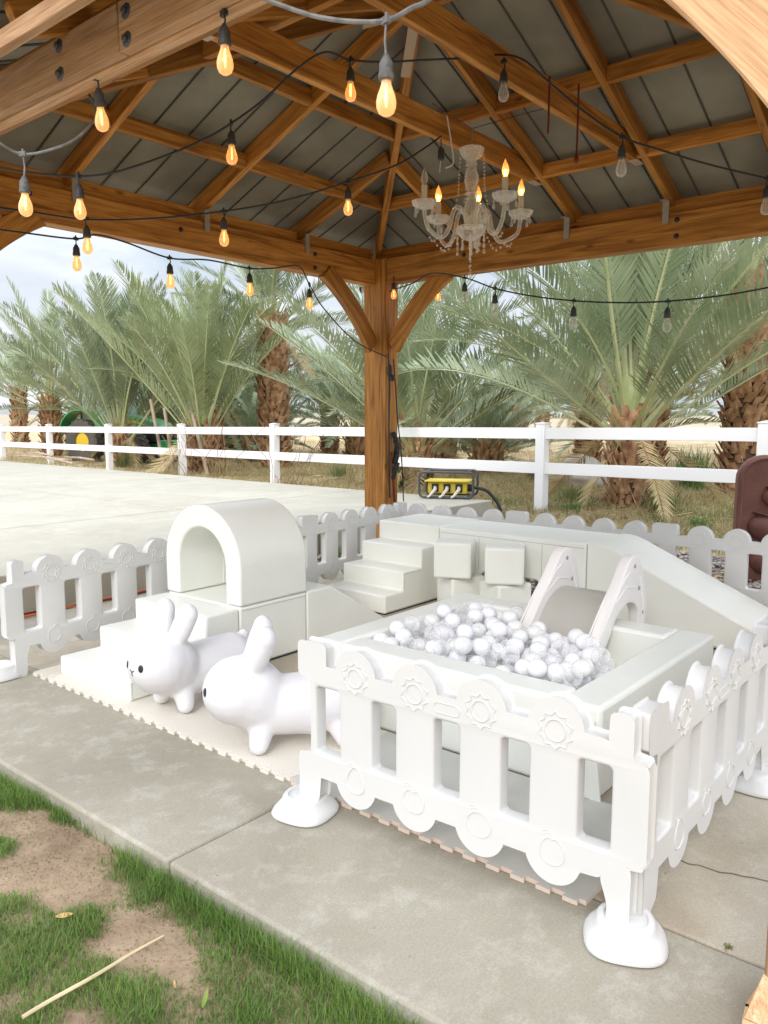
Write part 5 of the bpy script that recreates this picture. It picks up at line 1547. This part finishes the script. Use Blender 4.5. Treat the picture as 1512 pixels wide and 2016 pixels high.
def crown_mesh(kind, nfr, L, seed, elev=(8, 86), tone=False, rbase=.16, skip=None):
    r2 = np.random.default_rng(seed)
    Vs, Fs, Ms = [], [], []; off = 0
    for q in range(nfr):
        u = (q + .5) / nfr
        el = math.radians(elev[0] + (elev[1] - elev[0]) * u ** .85 + r2.uniform(-7, 7))
        az = q * 2.39996 + r2.uniform(-.25, .25)
        v, f, m = get_ft((kind, int(r2.integers(0, 5))))
        Lf = L * (1.0 - .12 * u) * r2.uniform(.85, 1.1)
        roll = r2.uniform(-.5, .5)
        R_ = (Matrix.Rotation(az, 3, 'Z') @ Matrix.Rotation(-el, 3, 'Y') @ Matrix.Rotation(roll, 3, 'X'))
        R_ = np.array(R_)
        vv = (v * Lf) @ R_.T
        bz = (.62 * u - .30) * (L / 3.5); br = rbase * (1.15 - .85 * u)
        vv = vv + np.array([math.cos(az) * br, math.sin(az) * br, bz])
        Vs.append(vv); Fs.append(f + off); Ms.append(m); off += len(v)
    return np.concatenate(Vs), np.concatenate(Fs), np.concatenate(Ms)
CM = {}
def get_crown(key):
    if key not in CM:
        kind, nfr, L, seed, elev, lm = key
        V, F, M = crown_mesh(kind, nfr, L, seed, elev)
        CM[key] = raw_mesh('crown', V, F, [lm, 'petiole'], M)
    return CM[key]
TM = {}
def get_trunk(h, r, seed):
    key = (round(h, 2), round(r, 2), seed)
    if key in TM: return TM[key]
    random.seed(seed); mb = MB()
    n = max(6, int(h / .25))
    mb.cur = 1
    mb.tube([(0, 0, -.2 + (h + .2) * i / n) for i in range(n + 1)], [r * (1.12 if i == 0 else .92) * (1 - .1 * i / n) for i in range(n + 1)], 12)
    mb.cur = 0
    z = 0.02; k = 0
    dz = .075
    while z < h + .05:
        na = 8
        for j in range(na):
            a = 2 * PI * (j + .5 * (k % 2)) / na + random.uniform(-.15, .15)
            rr = r * (.93 - .1 * z / max(h, .1)); w = r * random.uniform(.20, .34); l = random.uniform(.12, .26) * (1 + .5 * (z / max(h, .1))); o_ = random.uniform(.07, .20)
            ca, sa = math.cos(a), math.sin(a)
            p = Vector((ca * rr, sa * rr, z)); t_ = Vector((-sa, ca, 0)); ro_ = Vector((ca, sa, 0)); up = Vector((0, 0, 1))
            tip = p + ro_ * o_ + up * l
            tw = random.uniform(.15, .8)
            vs = [p - t_ * w, p + t_ * w, p + t_ * w * tw + ro_ * o_ + up * l, p - t_ * w * tw + ro_ * (o_ * .8) + up * l * random.uniform(.8, 1.1), p + ro_ * .045 - up * .01, tip - ro_ * .03]
            mb.add(vs, [(0, 4, 3), (4, 1, 2), (4, 2, 3), (0, 3, 5), (1, 5, 2), (3, 2, 5)])
        z += dz * random.uniform(.8, 1.25); k += 1
    for q_ in range(int(60 * h)):
        a = random.uniform(0, 6.28); z = random.uniform(.05, h); rr = r * .95
        p = Vector((math.cos(a) * rr, math.sin(a) * rr, z)); d = Vector((math.cos(a + random.uniform(-.8, .8)), math.sin(a + random.uniform(-.8, .8)), random.uniform(-1.3, .8))) * random.uniform(.12, .38)
        s_ = Vector((-math.sin(a), math.cos(a), 0)) * .006
        mb.add([p - s_, p + s_, p + d * .6 + Vector((0, 0, -.02)) + s_, p + d * .6 + Vector((0, 0, -.02)) - s_, p + d + Vector((0, 0, -.07))], [(0, 1, 2, 3), (3, 2, 4)], 0)
    TM[key] = mb.mesh('trunk', ['palm_boot', 'palm_core'], smooth=False)
    return TM[key]
def palm(x, y, h, r, kind, nfr, L, seed, elev, label, lm='palm_leaf', rz=0, z=None, lean=0):
    root = empty('palm_tree', (x, y, GZ if z is None else z), rz)
    tag(root, label, 'palm tree', 'date palms in the orchard')
    o = bpy.data.objects.new('trunk', get_trunk(h, r, seed % 3)); COL.objects.link(o); o.parent = root
    c = bpy.data.objects.new('crown', get_crown((kind, nfr, L, seed % 4, elev, lm))); COL.objects.link(c); c.parent = root; c.location = (0, 0, h)
    c.rotation_euler = (0, 0, seed * .7)
    if kind != 'far':
        V_, F_, M_ = crown_mesh('mid', 5, L * .55, seed + 50, (-62, -25), rbase=r * .9)
        dk = ('dead', seed % 4, L)
        if dk not in CM: CM[dk] = raw_mesh('dead_fronds', V_, F_, ['straw_blade', 'palm_boot'], M_)
        d_ = bpy.data.objects.new('dead_fronds', CM[dk]); COL.objects.link(d_); d_.parent = root; d_.location = (0, 0, h - .12)
    if lean: root.rotation_euler = (lean, 0, rz)
    return root
Y = 'palm_leaf_yellow'
palm(11.35, 4.75, 1.35, .26, 'near', 46, 4.2, 4, (20, 87), 'large date palm right of the cedar post with a thick brown trunk behind the fence', rz=.4)
palm(12.4, 19.8, 0.95, .25, 'mid', 34, 4.5, 5, (46, 87), 'green date palm at the left, in front of the tractor', 'palm_leaf', rz=1.2)
palm(11.75, 15.3, 1.05, .28, 'mid', 30, 4.1, 2, (47, 87), 'yellow-green date palm standing between the tractor and the cedar post, with wooden stakes', Y, rz=.3)
palm(13.9, 15.2, 3.7, .33, 'mid', 30, 3.0, 7, (10, 84), 'tall date palm with a scaly trunk left of the cedar post')
palm(12.3, 9.4, 1.0, .26, 'mid', 38, 4.1, 10, (26, 86), 'date palm right behind the cedar post with fronds on both sides', rz=3.1)
palm(13.6, 17.4, 2.2, .32, 'mid', 30, 3.2, 6, (8, 86), 'date palm with a brown scaly trunk between the tractor and the tall palm')
palm(16.6, 6.55, 3.3, .30, 'mid', 32, 3.4, 11, (2, 84), 'date palm with a tall rough trunk just right of the large palm')
palm(14.8, 4.15, 3.6, .32, 'mid', 32, 3.4, 3, (0, 84), 'tall date palm with a thick scaly trunk near the right edge')
palm(15.8, 2.0, 2.4, .3, 'mid', 30, 3.4, 8, (8, 84), 'date palm at the right edge behind the terracotta fountain')
palm(19.5, 9.3, 2.1, .28, 'mid', 30, 3.0, 13, (10, 84), 'date palm with a thin trunk between the cedar post and the large palm')
palm(21.5, 17.5, 1.3, .3, 'mid', 30, 3.0, 10, (10, 84), 'short dark date palm seen in the gap left of the cedar post')
palm(14.2, 27.0, 1.9, .3, 'mid', 32, 4.2, 14, (8, 84), 'date palm at the far left edge behind the fence')
palm(15.2, 24.0, 1.6, .3, 'mid', 32, 4.2, 12, (8, 84), 'date palm behind the tractor cab at the left')
far = [(18, 22, .5), (17.5, 25, .4), (19, 20.5, .6), (20.5, 27, .6), (22, 24.5, .7), (18.5, 32, .5), (21, 36, .8), (24, 31, .8), (16.6, 21, .3), (22.5, 18.5, .5), (26, 21, .7), (17.2, 23.5, .9), (16.8, 19.2, .6), (18.5, 26.5, 1.0), (18, 30, 1.2), (20.5, 24.0, 1.2), (19.0, 17.0, .9), (17.3, 14.0, 1.4), (21.5, 20.5, 1.5), (16.0, 10.2, .7), (26, 15.5, 1.6), (24, 11.5, 2.0), (28, 12.0, 1.6), (30, 8.5, 2.2), (25, 6.2, 2.4), (23, 9.4, 1.1), (33, 18, 1.5), (19, 21, 2.2), (22, 29, 2.0), (20, 33, 2.4), (28, 34, 2.2), (31, 27, 2.4), (36, 14, 1.8), (38, 22, 2.0), (21, 3.4, 2.6), (27, 3.0, 2.4), (34, 4.0, 2.4), (24, 40, 2.2), (16.5, 34, 2.4), (40, 9, 2.2), (18.6, 13.2, 0.7), (17.5, 11.0, 0.5), (43, 30, 2.2), (36, 40, 2.4)]
for i, (x, y, h) in enumerate(far):
    right = y / x < .83
    palm(x, y, h, .28, 'far', 26, 2.9 if h > .8 else 1.9, 1 + i % 4, (6, 84),
         ('date palm in the distant rows right of the cedar post' if right else 'date palm in the distant rows left of the cedar post'), rz=i * 1.3)
    bpy.data.objects[-1] if False else None
for o in [o for o in COL.objects if o.name.startswith('palm_tree') and 'distant rows' in o.get('label', '')]:
    o['group'] = 'distant palms ' + ('right' if 'right of' in o['label'] else 'left') + ' of the post'

# rock and stakes behind the fence
b = bmesh.new(); bmesh.ops.create_icosphere(b, subdivisions=3, radius=1)
for v in b.verts:
    n_ = Vector(v.co); k_ = 1 + .25 * math.sin(n_.x * 3.1 + 1) * math.cos(n_.y * 2.7) + .12 * math.sin(n_.z * 7 + n_.x * 5)
    v.co = n_ * k_; v.co.x *= .30; v.co.y *= .62; v.co.z *= .30
me = bpy.data.meshes.new('rock'); b.to_mesh(me); b.free(); me.materials.append(MATS['rock']); me.shade_smooth()
o = bpy.data.objects.new('rock', me); COL.objects.link(o); o.location = (14.3, 6.95, .22); o.rotation_euler = (.1, -.1, .2)
tag(o, 'pale white boulder in dry grass behind the fence, left of the large palm trunk', 'rock')
for (p0, p1, lab) in (((11.45, 16.4, -.1), (11.35, 16.75, 1.75), 'weathered wooden stake leaning left beside the middle palm'), ((11.35, 14.6, -.1), (11.45, 15.35, 1.62), 'weathered wooden stake leaning right beside the middle palm'), ((11.5, 16.1, -.1), (11.45, 16.35, 1.55), 'short wooden stake next to the left-leaning one')):
    mb = MB(); mb.tube([p0, p1], .04, 7); tag(mb.build('stake', 'stake_wood'), lab, 'stake', 'wooden stakes by the palm')
# cut branches on the edge of the pad
bp = []
for i, (y, l, a) in enumerate(((17.6, 1.6, 1.45), (18.6, 1.9, 1.75), (17.2, 1.2, 1.62), (19.3, 1.5, 1.5))):
    mb = MB(); c = Vector((9.4 + i * .14, y, .10 + .03 * i)); d = Vector((math.cos(a), math.sin(a), .03)) * l / 2
    mb.tube([c - d, c + Vector((.02, 0, .02)), c + d], [.03, .026, .014], 6); mb.build('branch', 'stake_wood', None); bp.append(bpy.context.scene.collection.objects[-1])
for i, o in enumerate(bp): tag(o, ['longest grey cut branch lying on the pad edge by the tractor', 'pale cut branch lying across the pad edge', 'shortest cut branch in the pile on the pad edge', 'cut branch at the left end of the pile on the pad edge'][i], 'branch', 'cut branches on the pad edge'); o.location.z += .22 

# ---------------------------------------------------------------- tractor
tr = empty('tractor', (13.62, 21.66, GZ)); tag(tr, 'green farm tractor with yellow wheel rims parked behind the fence at the left', 'tractor')
def tpart(name, mb, m, bev=0.0, smooth=True):
    o = mb.build(name, m, tr, smooth=smooth)
    if bev: add_bevel(o, bev, 2)
    return o
# local: +x forward, +y left, ground z=0
hood = [(0.25, .95), (0.25, 1.56), (.9, 1.52), (1.45, 1.42), (1.85, 1.28), (1.98, 1.12), (1.95, .95)]
mb = MB(); mb.prism(hood, -.36, .36, lambda u, w, t: (u, t, w)); tpart('hood', mb, 'tractor_green', .05)
mb = MB(); mb.prism([(.30, 1.44), (.30, 1.36), (1.0, 1.30), (1.55, 1.20), (1.0, 1.37)], -.368, .368, lambda u, w, t: (u, t, w)); tpart('hood_stripe', mb, 'tractor_yellow')
mb = MB(); mb.bx(1.2, 1.9, -.372, .372, .72, 1.10); tpart('grille', mb, 'black_plastic', .02)
mb = MB(); mb.bx(.2, 1.2, -.30, .30, .55, .96); tpart('engine', mb, 'black_plastic', .02)
mb = MB(); mb.bx(1.0, 2.25, -.22, .22, .45, .70); mb.bx(1.95, 2.35, -.38, .38, .42, .78); tpart('front_weight', mb, 'tractor_green', .03)
cab = [(-1.15, .95), (-1.2, 1.6), (-1.1, 2.45), (.05, 2.45), (.28, 1.6), (.2, .95)]
mb = MB()
for (a, b_) in (((-1.15, .95), (-1.1, 2.45)), ((.22, 1.2), (.05, 2.45)), ((-.5, .95), (-.5, 2.45))):
    for s in (-.62, .62): mb.tube([(a[0], s, a[1]), (b_[0], s * .93, b_[1])], .035, 6)
mb.bx(-1.2, .25, -.66, .66, .80, 1.18); tpart('cab_frame', mb, 'black_plastic')
mb = MB(); mb.prism([(-1.2, 1.18), (-1.12, 2.44), (.06, 2.44), (.24, 1.18)], -.60, .60, lambda u, w, t: (u, t, w)); tpart('cab_glass', mb, 'cab_glass')
mb = MB(); mb.bx(-1.3, .2, -.68, .68, 2.45, 2.60); tpart('cab_roof', mb, 'tractor_green', .05)
mb = MB(); mb.tube([(-.15, .12 * math.cos(t) * 1.4, 1.55 + .12 * math.sin(t) * 1.2) for t in np.linspace(0, 6.28, 16)], .018, 6); mb.bx(-.8, -.4, -.25, .25, 1.0, 1.5); tpart('seat', mb, 'black_plastic')
def wheel(x, y, r, w):
    ty = MB(); pr = [(r * .92, -w / 2), (r, -w * .38), (r, w * .38), (r * .92, w / 2), (r * .55, w * .42), (r * .42, w * .3), (r * .42, -w * .3), (r * .55, -w * .42), (r * .92, -w / 2)]
    R_ = Matrix.Rotation(PI / 2, 3, 'X'); ty.lathe(pr, (x, y, r), 28, R_)
    for k in range(18):
        a = 2 * PI * k / 18
        for s in (-1, 1):
            c = Vector((x + math.cos(a + s * .08) * r * 1.0, y + s * w * .24, r + math.sin(a + s * .08) * r * 1.0)); ty.box(c, (.10, w * .5, .05), Matrix.Rotation(-a + PI / 2, 3, 'Y') @ Matrix.Rotation(s * .5, 3, 'Z'))
    t_ = tpart('wheel', ty, 'tyre')
    rm = MB(); rm.lathe([(r * .44, -w * .25), (r * .40, -w * .2), (r * .25, w * .1), (r * .12, -w * .12), (0, -w * .12)], (x, y, r), 24, R_); rm.lathe([(r * .44, w * .25), (r * .40, w * .2), (r * .25, w * .05), (r * .12, w * .12), (0, w * .12)], (x, y, r), 24, R_)
    rm.build('rim', 'tractor_yellow', t_)
for s in (-1, 1): wheel(-.75, s * .85, .70, .42); wheel(1.25, s * .75, .52, .32)
for s in (-1, 1):
    mb = MB(); vs = []; n_ = 10
    for i in range(n_ + 1):
        a = math.radians(20 + 150 * i / n_)
        for yy in (s * .62, s * 1.12): vs.append((-.75 + .92 * math.cos(a), yy, .82 + .92 * math.sin(a)))
        for yy in (s * .62, s * 1.12): vs.append((-.75 + .88 * math.cos(a), yy, .82 + .88 * math.sin(a)))
    fs = []
    for i in range(n_):
        o4 = i * 4; fs += [(o4, o4 + 1, o4 + 5, o4 + 4), (o4 + 2, o4 + 6, o4 + 7, o4 + 3), (o4, o4 + 4, o4 + 6, o4 + 2), (o4 + 1, o4 + 3, o4 + 7, o4 + 5)]
    fs += [(0, 2, 3, 1), (n_ * 4, n_ * 4 + 1, n_ * 4 + 3, n_ * 4 + 2)]
    mb.add(vs, fs); tpart('mudguard', mb, 'tractor_green')
mb = MB(); mb.tube([(.5, -.25, 1.5), (.5, -.25, 2.15)], .035, 8); tpart('exhaust', mb, 'black_plastic')
tr.rotation_euler = (0, 0, math.radians(-78)); tr.scale = (.93, .93, .93)

# ---------------------------------------------------------------- power box on the pad corner
px = empty('power_box', (8.85, 6.22, .284), math.radians(-64)); tag(px, 'yellow power distribution box in a black tube frame on the corner of the raised pad', 'power box')
mb = MB(); mb.bx(-.26, .26, -.15, .15, .06, .20); mb.bx(-.30, .30, -.20, .20, .215, .235); mb.bx(-.24, .24, -.14, .14, .20, .216); o = mb.build('housing', 'yellow_box', px, smooth=False); add_bevel(o, .008, 2)
for s in (-1, 1):
    mb = MB(); P = [(u, s * .24, w) for u, w in rrect(-.36, .36, .016, .35, .06, 5)]; mb.tube(P + [P[0]], .016, 8, False); mb.build('tube_frame', 'bolt_steel', px)
for u in (-.28, .28):
    mb = MB(); mb.tube([(u, -.24, .016), (u, .24, .016)], .014, 8); mb.tube([(u, -.24, .35), (u, .24, .35)], .014, 8); mb.build('cross_bar', 'bolt_steel', px)
for u in (-.16, 0, .16):
    mb = MB(); mb.bx(u - .045, u + .045, -.165, -.148, .08, .19); o = mb.build('outlet', 'black_plastic', px, smooth=False)
    mb = MB(); mb.tube([(u, -.16, .14), (u + .01, -.22, .12), (u - .05, -.27, .04), (u - .08, -.30, .02)], [.024, .024, .016, .014], 8); mb.build('plug', 'plug_white', px)
mb = MB(); mb.tube([(.26, -.02, .13), (.34, -.02, .13)], .05, 12); mb.build('inlet', 'black_plastic', px)
mb = MB(); mb.tube(smooth_path([(9.0, 5.92, .42), (9.06, 5.75, .38), (9.10, 5.60, .22), (9.12, 5.45, .0), (9.3, 5.0, -.04), (9.0, 4.2, -.04), (9.3, 3.0, -.04)], 6), .022, 8)
tag(mb.build('power_cable', 'black_plastic'), 'thick black cable from the yellow power box down to the ground', 'cable')

# ---------------------------------------------------------------- terracotta wall fountain
fo = empty('wall_fountain', (7.2, 1.77, 0)); tag(fo, 'reddish-brown terracotta wall fountain with stacked pot reliefs at the right edge', 'fountain')
sl_ = [(-.26, 0), (.26, 0), (.26, .86)] + arc(.06, .86, .20, 0, 90, 8) + arc(-.06, .86, .20, 90, 180, 8)
me = curve_mesh('slab', [sl_], .035, .01, 'terracotta'); o = bpy.data.objects.new('slab', me); COL.objects.link(o); o.parent = fo
rim_ = MB(); pth = [(-.235, -.034, .1), (-.235, -.034, .86)] + [(u, -.034, w) for u, w in arc(-.06, .86, .175, 180, 90, 8)] + [(u, -.034, w) for u, w in arc(.06, .86, .175, 90, 0, 8)] + [(.235, -.034, .1)]
rim_.tube(pth, .016, 8); rim_.build('border', 'terracotta', fo)
for (cx2, z0, s_2) in ((.045, .62, .85), (0.0, .34, 1.15), (.03, .05, 1.2)):
    mb = MB(); pr = [(.0, 0), (.06, 0), (.115, .03), (.15, .08), (.155, .12), (.135, .165), (.10, .19), (.115, .205), (.125, .213), (.10, .213), (.0, .19)]
    n_ = 24; vs = []
    for r_2, z_ in pr:
        for k in range(n_ + 1):
            a = PI + PI * k / n_
            dip = -.035 * math.exp(-((k - n_ / 2) / 4) ** 2) if z_ > .2 else 0
            vs.append((r_2 * s_2 * math.cos(a) + cx2, r_2 * s_2 * .75 * math.sin(a) - .03, (z_ + dip) * s_2 + z0))
    fs = [(i * (n_ + 1) + k, i * (n_ + 1) + k + 1, (i + 1) * (n_ + 1) + k + 1, (i + 1) * (n_ + 1) + k) for i in range(len(pr) - 1) for k in range(n_)]
    mb.add(vs, fs); mb.build('pot_relief', 'terracotta', fo)
fo.rotation_euler = (0, 0, math.radians(-55)); fo.scale = (1.1, 1.1, 1.0)

# ---------------------------------------------------------------- small things on the lawn
mb = MB(); A_ = Vector((.80, 1.80, -.045)); B_ = Vector((1.19, 1.785, -.035)); n_ = 10
mb.tube([A_.lerp(B_, i / n_) + Vector((0, .002 * math.sin(i), 0)) for i in range(n_ + 1)], [.0055 - .003 * (i / n_) ** 3 for i in range(n_ + 1)], 6)
tag(mb.build('stick', 'dry_stick'), 'long pale dry stick lying across the lawn', 'stick')
def leaf(x, y, z, l, w, m, lab, rz, curl=.3, n=8):
    mb = MB(); vs = []
    for i in range(n + 1):
        t = i / n; ww = w * math.sin(PI * min(1, t * .96 + .03)) ** .8
        for s in (-1, 0, 1): vs.append((l * (t - .5), s * ww, curl * l * (t - .5) ** 2 + abs(s) * ww * .5 + .001))
    fs = []
    for i in range(n):
        for k in (0, 1): fs.append((i * 3 + k, (i + 1) * 3 + k, (i + 1) * 3 + k + 1, i * 3 + k + 1))
    mb.add(vs, fs); o = mb.build('leaf', m); o.location = (x, y, z); o.rotation_euler = (.2, .1, rz)
    sol = o.modifiers.new('s', 'SOLIDIFY'); sol.thickness = .0006
    tag(o, lab, 'leaf', 'fallen leaves on the lawn')
leaf(1.065, 2.09, -.045, .05, .010, 'dead_leaf', 'curled yellow-brown leaf on the grass above the stick', -.4)
leaf(.96, 2.36, -.045, .045, .010, 'dead_leaf', 'yellow-brown leaf cut by the left edge of the photo', .3)
leaf(1.11, 1.50, -.04, .085, .006, 'green_leaf', 'narrow green blade-like leaf lying on the lawn at the bottom', .75, .5)
leaf(1.10, 1.61, -.045, .035, .003, 'dead_leaf', 'short orange-brown leaf stub beside the green leaf', 1.0)
# a few straw bits
